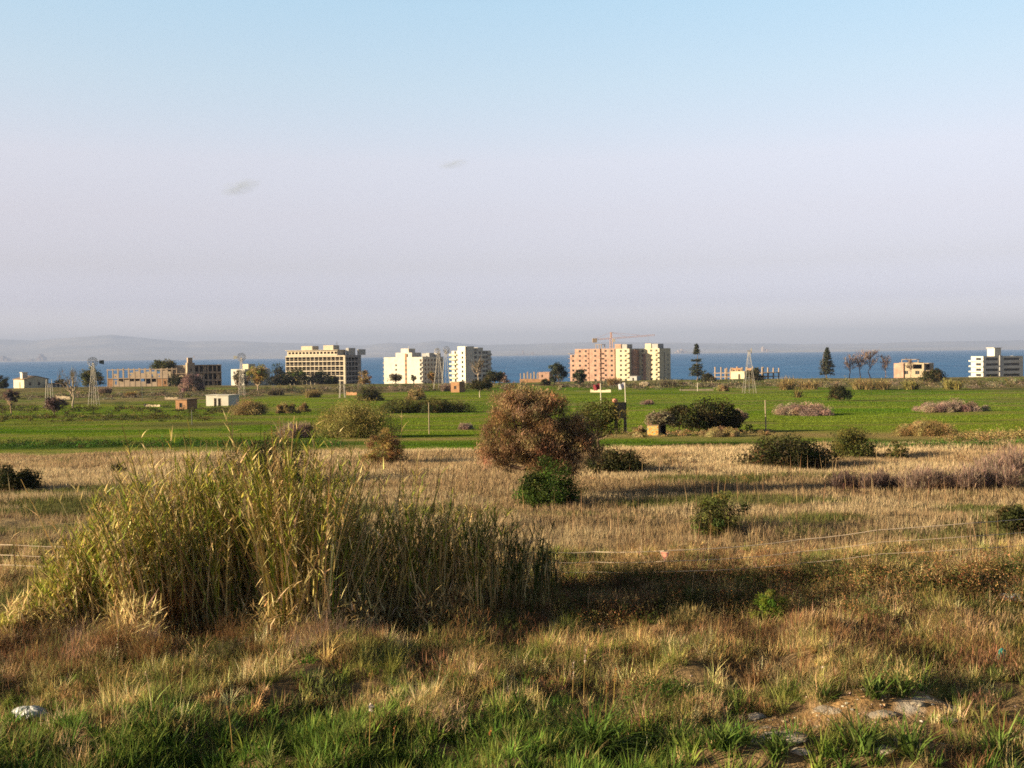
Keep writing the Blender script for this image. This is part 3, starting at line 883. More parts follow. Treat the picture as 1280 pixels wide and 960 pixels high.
# ------------------------------------------------------------------ special trees
def araucaria(px, py, w, h, label, d, gaps=.0, group='tall tiered conifers near the shore'):
    r = np.random.default_rng(int(px))
    P = gxy(px, d); s = F / d; W = w / s; H = h / s
    root = thing('conifer_tree', label, 'tree', P, 0, group)
    mb = MB(); limb(mb, (0, 0, -.3), (0, 0, H), .32, .05, (.13, .10, .07), 0, 6, 6, r)
    lf = MB(); tiers = 13
    for k in range(tiers):
        t = k / (tiers - 1)
        if gaps and r.uniform() < gaps and 1 < k < tiers - 2: continue
        z = H * (.16 + .80 * t); rad = W / 2 * (1 - t) ** .8 * r.uniform(.75, 1.12) + .25
        for a in range(7):
            az = a * 2 * math.pi / 7 + r.uniform(-.25, .25); rr = rad * r.uniform(.7, 1.05)
            e = np.array([math.cos(az) * rr, math.sin(az) * rr, z + r.uniform(-.22, .12) * rr + .2])
            limb(mb, (0, 0, z), e, .09, .03, (.13, .10, .07), .02, 3, 4, r)
            n = 46; tt = r.uniform(.1, 1.0, n)
            Q = np.array([0, 0, z]) + (e - np.array([0, 0, z])) * tt[:, None] + r.normal(0, .26, (n, 3)) * np.array([1.2, 1.2, 1.1])
            V, F_, C = cards(Q, r.uniform(.5, 1.1, n), pick(PAL['pine'], n, a=.25, r=r), .45, 0, r); lf.add(V, F_, C)
    lf.build('crown', M['leaf'], root); mb.build('trunk', M['bark'], root)


def bare_tree(px, py, w, h, label, d=None, col=(.34, .27, .2), sprays=260, group=None, name='bare_tree', flat=False, pal='grey', thick=1.0, nb=18):
    r = np.random.default_rng(int(px * 3))
    P = gpt(px, py) if d is None else gxy(px, d)
    s = F / P[1]; W = w / s; H = h / s; pix = 1 / (s * .8)
    root = thing(name, label, 'tree', P, 0, group)
    mb = MB(); limb(mb, (0, 0, -.2), (r.normal(0, .02 * H), 0, H * (.8 if flat else .62)), .026 * H * thick, .012 * H * thick, col, 0, 6, 6, r)
    tw = MB(); tips = []
    for k in range(nb):
        az = r.uniform(0, 6.28); z = H * (r.uniform(.3, .8) if flat else r.uniform(.26, .62))
        rr = W / 2 * r.uniform(.4, 1.0)
        e = np.array([math.cos(az) * rr, math.sin(az) * rr * .8, H * (min(1, z / H + r.uniform(.12, .35)) if flat else min(1, z / H + r.uniform(.12, .45)))])
        Pn = limb(mb, (0, 0, z), e, .010 * H * thick, .004 * H * thick, col, .06, 4, 5, r)
        tips += [Pn[-1], Pn[-2], Pn[-3]]
    tips = np.array(tips); k = r.integers(0, len(tips), sprays)
    V, Q, C = ribbons(tips[k] + r.normal(0, .02 * H, (sprays, 3)), r.uniform(0, 6.28, sprays), r.uniform(.08, .2, sprays) * H, max(.02, .3 * pix), r.uniform(.1, 1.5, sprays), r.normal(0, .4, sprays), pick(PAL[pal], sprays, a=.2, r=r), None, 4, r)
    tw.add(V, Q, C)
    tw.build('crown', M['dry'], root); mb.build('trunk', M['bark'], root)


def big_tree():
    """The rust brown feathery tree in the middle, its trunk hidden by a green shrub."""
    r = np.random.default_rng(5)
    P = gpt(676, 622); s = F / P[1]
    root = thing('brown_tree', 'large rust brown feathery tree standing alone in the dry meadow', 'tree', P)
    def loc(px, py, dy=0): return at_depth(px, py, P[1] + dy) - P
    lobes = [(650, 520, 46, 40), (640, 508, 34, 28), (690, 528, 44, 38), (625, 556, 36, 26), (672, 560, 44, 30), (714, 552, 36, 36), (700, 578, 34, 18), (690, 556, 38, 36), (676, 540, 44, 40), (620, 545, 26, 22), (735, 560, 18, 22), (655, 582, 32, 14), (656, 498, 30, 18), (700, 592, 30, 12), (640, 575, 30, 16), (665, 505, 34, 22), (612, 568, 20, 14), (722, 535, 22, 20), (684, 500, 20, 12)]
    C = []
    for (px, py, rx, ry) in lobes:
        k = int(rx * ry / 44)
        for _ in range(k):
            v = r.normal(size=3); v /= np.linalg.norm(v); q = r.uniform(.35, 1) ** .5
            c = loc(px + v[0] * rx * q * .86, py + v[2] * ry * q * .86, v[1] * rx * q / s * .9); C.append(c)
    C = np.array(C); C = C[C[:, 2] > .5]
    K = len(C)
    mb = MB(); per = 330
    cc = pick([(.33, .205, .105), (.40, .265, .145), (.26, .155, .08), (.29, .22, .10), (.20, .12, .06)], K, a=.2, r=r)
    # drooping feathery sprays
    az0 = r.uniform(0, 6.28, K)
    B = np.repeat(C, per, 0) + r.normal(0, .17, (K * per, 3)) * np.array([1, 1, .8])
    n = len(B)
    out = np.arctan2(B[:, 1], B[:, 0])
    V, Q, Cc = ribbons(B, np.repeat(az0, per) + r.normal(0, .9, n), r.uniform(.06, .19, n), r.uniform(.012, .03, n), r.uniform(.2, 2.2, n), r.normal(.5, .4, n), vary(np.repeat(cc, per, 0), n, .2, r), None, 3, r)
    mb.add(V, Q, Cc); mb.build('crown', M['leaf'], root)
    tb = MB(); bark = (.17, .12, .08)
    f = np.array([0.1, 0, 1.3])
    limb(tb, (0, 0, -.2), f, .26, .2, bark, 0, 7, 6, r)
    f2 = loc(668, 560); 
    for (px, py, rx, ry) in lobes:
        L1 = limb(tb, f + r.normal(0, .08, 3), loc(px, py), .12, .045, bark, -.05, 5, 6, r)
        for c in C[r.permutation(K)[:7]]:
            j = np.argmin(np.linalg.norm(L1 - c, axis=1))
            if np.linalg.norm(L1[j] - c) < 1.6: limb(tb, L1[j], c, .04, .012, bark, .03, 4, 4, r)
    tb.build('trunk', M['bark'], root)


def spiky_tuft(name, label, px, py, w, h, cols, n=120, width=.02, cat='plant', curve=1.1, group=None, d=None, tip=None, lean=.55):
    r = np.random.default_rng(int(px * 5 + py))
    P = gpt(px, py) if d is None else gxy(px, d)
    s = F / P[1]; W = w / s; H = h / s
    root = thing(name, label, cat, P, 0, group)
    mb = MB()
    B = np.stack([r.normal(0, .09 * W, n), r.normal(0, .09 * W, n), np.full(n, -.02)], 1)
    L = H * r.uniform(.75, 1.25, n)
    V, Q, C = ribbons(B, r.uniform(0, 6.28, n), L, width * r.uniform(.6, 1.2, n), np.abs(r.normal(0, lean, n)), r.normal(curve, .35, n), pick(cols, n, a=.2, r=r), tip, 6, r)
    mb.add(V, Q, C); mb.build('leaves', M['blade'], root)
    return root


GRASSG = [(.085, .15, .022), (.06, .115, .018), (.13, .185, .032), (.17, .20, .045)]


def stalk(px, py, h, label, head, hcol, col=(.30, .20, .07), n=60, lean=.04, name='flower_stalk', hl=.25, pods=True):
    r = np.random.default_rng(int(px * 7 + py))
    P = gpt(px, py); s = F / P[1]; H = h / s
    root = thing(name, label, 'flower', P)
    mb = MB(); t = np.linspace(0, 1, 6)
    Pt = np.stack([lean * H * t ** 2, .02 * t, H * t - .03 * (t == 0)], 1)
    mb.tube(Pt, np.linspace(.008, .004, 6), 4, col); mb.build('stem', M['dry'], root)
    hb = MB(); tt = r.uniform(1 - hl, 1.02, n)
    B = np.stack([lean * H * tt ** 2, 0 * tt, H * tt], 1) + r.normal(0, head * .35, (n, 3))
    V, Q, C = cards(B, head * r.uniform(.5, 1.1, n), vary(hcol, n, .15, r), .7, 0, r); hb.add(V, Q, C)
    hb.build('flower_head', M['leaf'], root)
def build_plants():
    reed_clump(); big_tree()
    # --- near and middle
    plant('leafy_shrub', 'bright green leafy shrub hiding the foot of the brown tree', 'shrub', 688, 632, 82, 62, 'leafy', n=90, leaves=16000, leaf=.085, light=.3, depth=.9)
    plant('olive_tree', 'olive brown tree close behind the right side of the brown tree', 'tree', 748, 560, 66, 64, 'olive', 'ball', .18, n=80, leaves=9000, parts=TREE, leaf=.14, light=.3)
    plant('dark_shrub', 'low dark shrub at the right foot of the brown tree', 'shrub', 768, 590, 76, 31, 'dark', n=70, leaves=11000, leaf=.12)
    plant('dark_shrub', 'dark green bush rising behind the top of the big reeds', 'shrub', 338, 606, 140, 66, 'dark', n=110, leaves=13000, leaf=.1, light=.35, depth=.5)
    plant('brown_shrub', 'round brown shrub right of the yellow bush at the edge of the dry meadow', 'shrub', 483, 580, 52, 46, 'brown', n=80, leaves=14000, leaf=.13, aspect=.22, light=.3)
    plant('dark_shrub', 'dark dome shaped bush between meadow and green field, left of the round olive bush', 'shrub', 985, 584, 116, 39, 'dark', n=130, leaves=22000, leaf=.13, light=.4)
    plant('olive_shrub', 'round olive brown bush behind the dark dome bush', 'shrub', 1064, 573, 70, 43, 'olive', n=90, leaves=13000, leaf=.12, light=.35, aspect=.35)
    plant('olive_shrub', 'small olive bush right of the round olive bush', 'shrub', 1119, 575, 32, 22, 'olive', n=30, leaves=2500, leaf=.1)
    plant('dark_shrub', 'dark bush at the left edge of the dry meadow', 'shrub', 18, 612, 62, 31, 'dark', n=70, leaves=10000, leaf=.11)
    plant('dark_shrub', 'small dark shrub right of the bush at the left edge', 'shrub', 148, 593, 26, 14, 'dark', n=30, leaves=2200, leaf=.07)
    plant('olive_shrub', 'ragged olive shrub alone in the dry meadow behind the triangle sign', 'shrub', 900, 668, 80, 58, 'olive', n=60, leaves=9000, leaf=.085, crad=.3, stems=6, light=.4, aspect=.35)
    plant('dark_shrub', 'dark shrub at the right edge behind the wire fence', 'shrub', 1268, 668, 66, 40, 'dark', n=60, leaves=9500, leaf=.09)
    plant('young_conifer', 'small yellow green conifer like bush in front of the long shadow', 'shrub', 963, 781, 50, 48, 'lime', n=70, leaves=9000, leaf=.05, aspect=.25, depth=.9, light=.3, crad=.1)
    plant('leafy_plant', 'fresh bright green leafy plant low in the foreground', 'plant', 822, 886, 108, 42, 'fresh', n=70, leaves=5200, leaf=.035, light=.3, depth=.6)
    brush('tumbleweed', 'round reddish brown dead bush in front of the reeds', 216, 780, 72, 56, 'rust', n=1500, width=.006, seed=4)
    brush('purple_brush', 'purple brown brush thicket at the right of the meadow, coloured darker for its shaded hollow', 1088, 612, 124, 24, 'purple', n=3600, lobes=9, width=.022, spread=1.4)  # darker palette puts the shade of the thicket's left hollow into its colour
    brush('purple_brush', 'mauve brown brush thicket right of the dark purple one', 1205, 614, 160, 31, 'mauve', n=4600, lobes=9, width=.025, spread=1.3)
    brush('purple_brush', 'small bare brown brush at the upper right end of the meadow', 1255, 596, 90, 34, 'mauve', n=1500, lobes=4, width=.025)
    # --- green field
    mound('yellow_bush', 'large yellow green reedy bush in the green field left of the lone pole', 442, 547, 96, 50, 'reedy', dense=2.2, aspect=.2)
    mound('mauve_brush', 'low mauve brush mound left of the large yellow bush', 372, 547, 58, 20, 'mauve')
    for i, (x, y, w, h, p, lab) in enumerate([
            (1006, 519, 82, 15, 'mauve', 'long mauve brush mound in the green field right of the lone pole'),
            (1188, 515, 84, 14, 'mauve', 'long mauve brush mound in the green field at far right'),
            (1156, 545, 70, 19, 'tan', 'loose brown brush between the green field strips at right'),
            (918, 528, 34, 18, 'mauve', 'mauve brush directly behind the dark oak group'),
            (905, 546, 56, 11, 'tan', 'tan brush at the right foot of the dark oak group'),
            (582, 537, 20, 9, 'mauve', 'small mauve brush mound beside the lone pole'),
            (312, 519, 50, 20, 'tan', 'tan brush in front of the white bungalow'),
            (358, 517, 26, 15, 'tan', 'tan brush right of the white bungalow'),
            (380, 515, 18, 13, 'tan', 'small tan brush between bungalow and yellow bush'),
            (810, 506, 18, 7, 'mauve', 'small brush in the field above the graffiti block'),
            (521, 500, 26, 18, 'tan', 'round tan bush in front of the white apartment block'),
            (240, 489, 34, 22, 'mauve', 'mauve bare brush in front of the three storey ruin'),
            (800, 541, 18, 9, 'tan', 'dry brush left of the graffiti block'),
            (903, 489, 16, 9, 'tan', 'small dry brush below the cream hut')]):
        mound('brush_mound', lab, x, y, w, h, p)
    # reed hedge, sunlit top and dark right end
    mound('reed_hedge', 'long reed hedge across the field with a dark shaded right half', 526, 516, 112, 18, 'olive', 'reeds', dense=2.6, aspect=.22, shape='dome', light=.3)
    # the oak group
    plant('oak_tree', 'largest dark spreading oak in the green field', 'tree', 884, 541, 76, 43, 'dark', 'dome', .20, n=120, leaves=20000, parts=TREE, leaf=.2, light=.35, stems=6)
    plant('oak_tree', 'smaller dark oak left in the dark oak group', 'tree', 850, 540, 44, 36, 'dark', 'dome', .28, n=60, leaves=9000, parts=TREE, leaf=.2, light=.35)
    plant('oak_tree', 'low dark oak at the right end of the oak group', 'tree', 914, 540, 40, 30, 'deep', 'dome', .08, n=50, leaves=5000, parts=TREE, leaf=.2)
    plant('grey_tree', 'pale trunked brown tree over the graffiti block', 'tree', 825, 545, 40, 34, 'grey', 'flat', .42, n=50, leaves=3200, parts=TREE, leaf=.16, bark=(.45, .36, .27))
    plant('field_tree', 'small dark green tree at the right of the upper green field', 'tree', 1050, 501, 33, 21, 'dark', 'dome', .14, n=60, leaves=4200, parts=TREE, light=.3)
    spiky_tuft('palm_tuft', 'small palm like tuft in the upper green field', 998, 497, 24, 15, [(.10, .09, .03), (.18, .14, .05)], n=110, width=.16, lean=.8, curve=.8)
    # --- far left
    plant('field_tree', 'small dark reddish tree at the left edge of the field', 'tree', 14, 517, 19, 31, 'purple', 'ball', .34, n=40, leaves=2600, parts=TREE, bark=(.28, .19, .12), light=.35)
    plant('dark_shrub', 'round blackish shrub below the bare pale tree', 'shrub', 68, 518, 25, 23, 'purple', 'ball', .18, n=50, leaves=3500, leaf=.35)
    bare_tree(91, 510, 34, 50, 'bare pale tree with thin white trunk left of the first windmill', sprays=380)
    plant('far_tree', 'dark tree behind the first windmill at left', 'tree', 115, 484, 30, 32, 'olive', 'ball', .05, n=50, leaves=3800, parts=TREE, d=470)
    plant('far_tree', 'dark round tree at the left edge by the sea', 'tree', 3, 484, 18, 16, 'dark', 'dome', .05, n=30, leaves=1800, parts=TREE, d=560)
    plant('far_tree', 'small dark trees right of the farmhouse', 'tree', 74, 481, 22, 11, 'dark', 'dome', .1, n=30, leaves=1600, parts=TREE, d=575)
    plant('umbrella_pine', 'broad umbrella pine rising behind the roofless ruin', 'tree', 205, 481, 30, 37, 'olive', 'flat', .62, n=60, leaves=3800, parts=TREE, d=610)
    plant('far_tree', 'dark trees between the two ruins', 'tree', 222, 484, 30, 16, 'dark', 'dome', .05, n=40, leaves=2200, parts=TREE, d=545)
    plant('far_tree', 'yellow green tree with pale trunk in front of the two storey house', 'tree', 322, 490, 28, 36, 'reedy', 'ball', .25, n=60, leaves=3800, parts=TREE, bark=(.4, .3, .2), light=.4)
    plant('far_tree', 'grey green tree behind the second windmill', 'tree', 300, 490, 22, 27, 'grey', 'ball', .1, n=40, leaves=2300, parts=TREE, d=440)
    for x, w, h, p, lab in [(349, 32, 27, 'pine', 'dark grey tree at the left end of the hotel front'), (373, 30, 26, 'olive', 'brownish tree in front of the left half of the hotel'),
                            (400, 34, 18, 'pine', 'low dark tree in front of the right half of the hotel'), (352, 18, 16, 'tan', 'low tan tree at the left foot of the hotel'), (416, 16, 12, 'olive', 'small olive tree at the right foot of the hotel')]:
        plant('far_tree', lab, 'tree', x, 482, w, h, p, 'dome', .05, n=60, leaves=3000, parts=TREE, d=590, light=.35, group='trees in front of the hotel')
    plant('far_tree', 'tan leafless tree at the right corner of the hotel', 'tree', 455, 486, 19, 20, 'tan', 'dome', .1, n=40, leaves=1900, parts=TREE, d=520)
    plant('dark_shrub', 'dark round bush in the scrub right of the hotel', 'shrub', 463, 501, 34, 19, 'dark', n=60, leaves=4000, leaf=.4)
    plant('far_tree', 'grey tree with two stems in front of the white apartment block', 'tree', 495, 482, 18, 14, 'grey', 'flat', .3, n=40, leaves=1200, parts=TREE, d=545)
    plant('far_tree', 'thin grey tree near the balconies of the white apartment block', 'tree', 517, 482, 10, 12, 'grey', 'flat', .35, n=20, leaves=420, parts=TREE, d=545)
    plant('far_tree', 'brown tree on the shaded side of the white apartment block', 'tree', 541, 482, 12, 16, 'brown', 'ball', .25, n=30, leaves=1200, parts=TREE, d=545)
    plant('far_tree', 'broad dark tree right of the brick hut with two pale trunks', 'tree', 600, 497, 32, 25, 'dark', 'flat', .45, n=60, leaves=3400, parts=TREE, bark=(.45, .38, .28), lean=.05)
    plant('far_tree', 'dark tree on the rise behind the right side of the white tower', 'tree', 618, 486, 30, 21, 'dark', 'flat', .3, n=60, leaves=3000, parts=TREE, d=480)
    bare_tree(597, 482, 22, 34, 'leafless grey tree in front of the shaded side of the white tower', d=500, sprays=300, nb=24)
    plant('far_tree', 'mauve bare tree by the sea right of the white tower', 'tree', 630, 478, 14, 13, 'mauve', 'dome', .1, n=30, leaves=1200, parts=TREE, d=560)
    plant('far_tree', 'tall dark pine left of the orange brick block', 'tree', 698, 487, 24, 30, 'pine', 'ball', .12, n=60, leaves=3800, parts=TREE, d=450, bark=(.2, .14, .1))
    plant('far_tree', 'dark round tree in front of the orange brick block', 'tree', 724, 487, 19, 23, 'pine', 'ball', .2, n=50, leaves=2800, parts=TREE, d=430)
    plant('far_tree', 'dark bush like tree left of the tall pine', 'tree', 682, 484, 14, 9, 'dark', 'dome', .1, n=30, leaves=1200, parts=TREE, d=470)
    araucaria(871, 480, 25, 46, 'tall tiered conifer right of the cream blocks', 520, .35)
    plant('far_tree', 'dark bush at the right foot of the left conifer', 'tree', 886, 479, 20, 12, 'dark', 'dome', .05, n=40, leaves=2200, parts=TREE, d=500)
    araucaria(1034, 478, 25, 38, 'dense tall conifer standing alone against the sea', 570, 0)
    plant('far_tree', 'dark round tree beside the cream hut', 'tree', 944, 482, 25, 19, 'dark', 'dome', .15, n=50, leaves=3000, parts=TREE, d=480, bark=(.3, .22, .15))
    for x, w, h, lab in [(1062, 22, 28, 'dead grey brown tree, leftmost of the dead group by the sea'), (1076, 24, 31, 'tall dead tree with ragged flat top in the dead group'), (1088, 20, 33, 'tallest dead tree of the group by the sea'), (1106, 17, 27, 'dead umbrella shaped tree left of the brick house')]:
        bare_tree(x, 477, w, h, lab, d=575, col=(.24, .17, .13), sprays=420, group='dead trees by the sea', flat=True, pal='mauve', thick=.8, nb=30)
    bare_tree(1138, 477, 16, 24, 'dead flat topped tree in front of the brick house', d=572, col=(.24, .17, .13), sprays=300, group='dead trees by the sea', flat=True, pal='purple', thick=.6)
    plant('field_tree', 'dense dark round tree in front of the brick house', 'tree', 1167, 489, 31, 22, 'dark', 'dome', .12, n=60, leaves=4200, parts=TREE, d=420)
    # scrub on the far rise
    r = np.random.default_rng(77)
    names = [(130, 492, 14, 7, 'mauve', 'mauve scrub bush in front of the roofless ruin'), (163, 497, 12, 6, 'brown', 'brown scrub bush below the roofless ruin'), (345, 494, 20, 8, 'grey', 'grey scrub bush between windmill and hotel'), (392, 497, 18, 8, 'tan', 'tan scrub bush below the hotel trees'),
             (560, 489, 16, 8, 'mauve', 'mauve scrub bush left of the brick hut'), (835, 484, 20, 8, 'grey', 'grey scrub bush below the cream blocks'), (768, 482, 14, 8, 'brown', 'brown scrub bush in front of the cream blocks'), (980, 487, 22, 12, 'tan', 'tan scrub left of the dense conifer'),
             (1012, 487, 20, 10, 'tan', 'tan scrub at the foot of the dense conifer'), (1078, 487, 22, 12, 'tan', 'tan reedy scrub below the dead trees'), (1104, 487, 20, 11, 'tan', 'tan reedy scrub right below the dead trees'), (1138, 487, 18, 10, 'reedy', 'reedy scrub left of the dense round tree'), (1191, 487, 20, 14, 'reedy', 'reedy scrub right of the dense round tree')]
    for x, y, w, h, p, lab in names:
        brush('scrub_bush', lab, x, y, w, h, p, n=420, lobes=2)
    hedge_rows()
    # --- foreground individuals
    spiky_tuft('grass_tussock', 'large dark green tussock with long arching leaves in the foreground', 742, 948, 150, 92, [(.07, .12, .02), (.10, .15, .03), (.045, .08, .014)], n=190, width=.028, curve=1.5, lean=.45)
    for x, y, w, h, lab in [(1075, 940, 60, 60, 'green lily like tuft between pale stones, left of two'), (1135, 948, 60, 62, 'green lily like tuft between pale stones, right of two'), (1245, 950, 70, 56, 'green lily like tuft in the lower right corner'), (970, 955, 60, 46, 'small green lily like tuft in front of the bare stony patch'),
                            (1090, 872, 70, 40, 'green lily like tuft behind the pale stones, left of two'), (1128, 872, 60, 42, 'green lily like tuft behind the pale stones, right of two'), (1030, 878, 50, 34, 'small green tuft behind the bare stony patch'), (905, 935, 50, 44, 'thin green tuft beside the large tussock')]:
        spiky_tuft('lily_tuft', lab, x, y, w, h, [(.10, .15, .03), (.14, .18, .05), (.07, .11, .02)], n=46, width=.03, curve=.9, lean=.5, group='green tufts among the stones')
    stalk(462, 952, 66, 'dry stalk with a fluffy white head in the green grass', .045, (.6, .5, .43), n=40, hl=.08)
    stalk(291, 955, 70, 'brown seed stalk at the left of the green grass', .035, (.20, .10, .05), n=24, hl=.07, lean=-.08)
    stalk(492, 955, 44, 'short rusty seed stalk right of the fluffy white head', .03, (.30, .13, .05), n=24, hl=.2)
    stalk(611, 938, 28, 'rusty seed stalk right of centre in the green grass', .035, (.34, .13, .05), n=30, hl=.5, lean=.1)
    stalk(730, 882, 72, 'tall stalk with white flowers, right of two', .035, (.5, .4, .36), n=26, hl=.25)
    stalk(716, 884, 58, 'tall stalk with white flowers, left of two', .035, (.5, .4, .36), n=26, hl=.4)
    stalk(757, 915, 62, 'brown tipped stalk rising from the large tussock', .035, (.26, .12, .05), n=26, hl=.2)
    stalk(767, 905, 70, 'yellow stalk with rusty tip rising from the large tussock', .035, (.30, .15, .05), col=(.36, .28, .07), n=26, hl=.25, lean=.05)
    stalk(145, 893, 118, 'tall thin green stalk at left in front of the reeds', .03, (.40, .33, .25), col=(.12, .13, .04), n=20, hl=.4, lean=.06)
    for x, y, h, lab in [(126, 880, 46, 'dead white twig leaning left near the plastic bag'), (190, 900, 60, 'dead pale twig at left foreground'), (226, 880, 48, 'dead pale stalk right of the twig'), (865, 760, 46, 'pale dead stalk at the left of the long shadow'), (1107, 760, 40, 'pale dead stalk in the long shadow'), (735, 770, 34, 'thin dead stalk at the left end of the long shadow')]:
        stalk(x, y, h, lab, .03, (.38, .28, .17), col=(.42, .32, .2), n=10, hl=.3, lean=-.12 if x < 200 else .08, name='dead_stalk')


def hedge_rows():
    """Low weeds along field edges, too tangled to count."""
    r = np.random.default_rng(31)
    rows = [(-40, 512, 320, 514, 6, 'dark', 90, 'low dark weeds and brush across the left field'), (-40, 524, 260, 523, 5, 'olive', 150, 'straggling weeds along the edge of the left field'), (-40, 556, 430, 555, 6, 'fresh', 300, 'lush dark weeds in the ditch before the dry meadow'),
            (1060, 560, 1320, 557, 7, 'fresh', 240, 'lush weeds before the dry meadow at right'), (690, 546, 960, 541, 4, 'tan', 120, 'dry weeds along the field track'), (1180, 549, 1320, 544, 9, 'tan', 150, 'dry brown weeds along the track at right'),
            (690, 742, 1320, 724, 26, 'olive', 330, 'low green and brown weeds along the foot of the wire fence'), (1075, 754, 1300, 738, 30, 'dark', 90, 'low scrub added in dark colour to extend the long shadow at right'), (700, 766, 1075, 758, 26, 'dark', 130, 'scrub coloured dark to deepen the long shadow right of the reeds'), (0, 497, 330, 493, 5, 'grey', 160, 'grey scrub on the left rise'), (330, 489, 660, 484, 5, 'grey', 160, 'grey scrub below the hotel'), (690, 483, 1320, 481, 6, 'grey', 320, 'grey green scrub on the rise by the sea'), (640, 606, 1010, 598, 5, 'brown', 70, 'small brown weeds in the dry meadow')]  # dark palette rows: one deepens the reeds' shadow, one is added to extend it
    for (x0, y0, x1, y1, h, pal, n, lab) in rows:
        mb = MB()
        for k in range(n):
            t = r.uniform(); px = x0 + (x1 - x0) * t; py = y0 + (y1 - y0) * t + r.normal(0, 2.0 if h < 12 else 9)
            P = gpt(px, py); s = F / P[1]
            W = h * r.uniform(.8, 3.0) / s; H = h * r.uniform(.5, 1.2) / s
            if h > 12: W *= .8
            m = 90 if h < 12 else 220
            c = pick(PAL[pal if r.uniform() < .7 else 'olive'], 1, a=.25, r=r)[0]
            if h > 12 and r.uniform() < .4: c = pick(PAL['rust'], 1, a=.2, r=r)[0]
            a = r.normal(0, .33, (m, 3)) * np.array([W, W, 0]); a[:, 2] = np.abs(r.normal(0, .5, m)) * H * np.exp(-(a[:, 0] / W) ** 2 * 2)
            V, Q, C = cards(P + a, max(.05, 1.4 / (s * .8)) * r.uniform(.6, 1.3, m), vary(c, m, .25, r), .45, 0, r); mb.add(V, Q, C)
        o = mb.build('weeds', M['leaf']); tag(o, lab, kind='stuff')


# ------------------------------------------------------------------ ground cover
def scatter(n, d0, d1, r, margin=1.16, power=2.0):
    """Random ground points in the seen wedge, evenly spread over the ground."""
    u = r.uniform(0, 1, n)
    y = (d0 ** power + u * (d1 ** power - d0 ** power)) ** (1 / power)
    x = r.uniform(-1, 1, n) * (640 / F * y * margin + 1.0)
    z = ground_z(x, y)
    px, py = to_px(np.stack([x, y, z], -1))
    return x, y, z, px, py


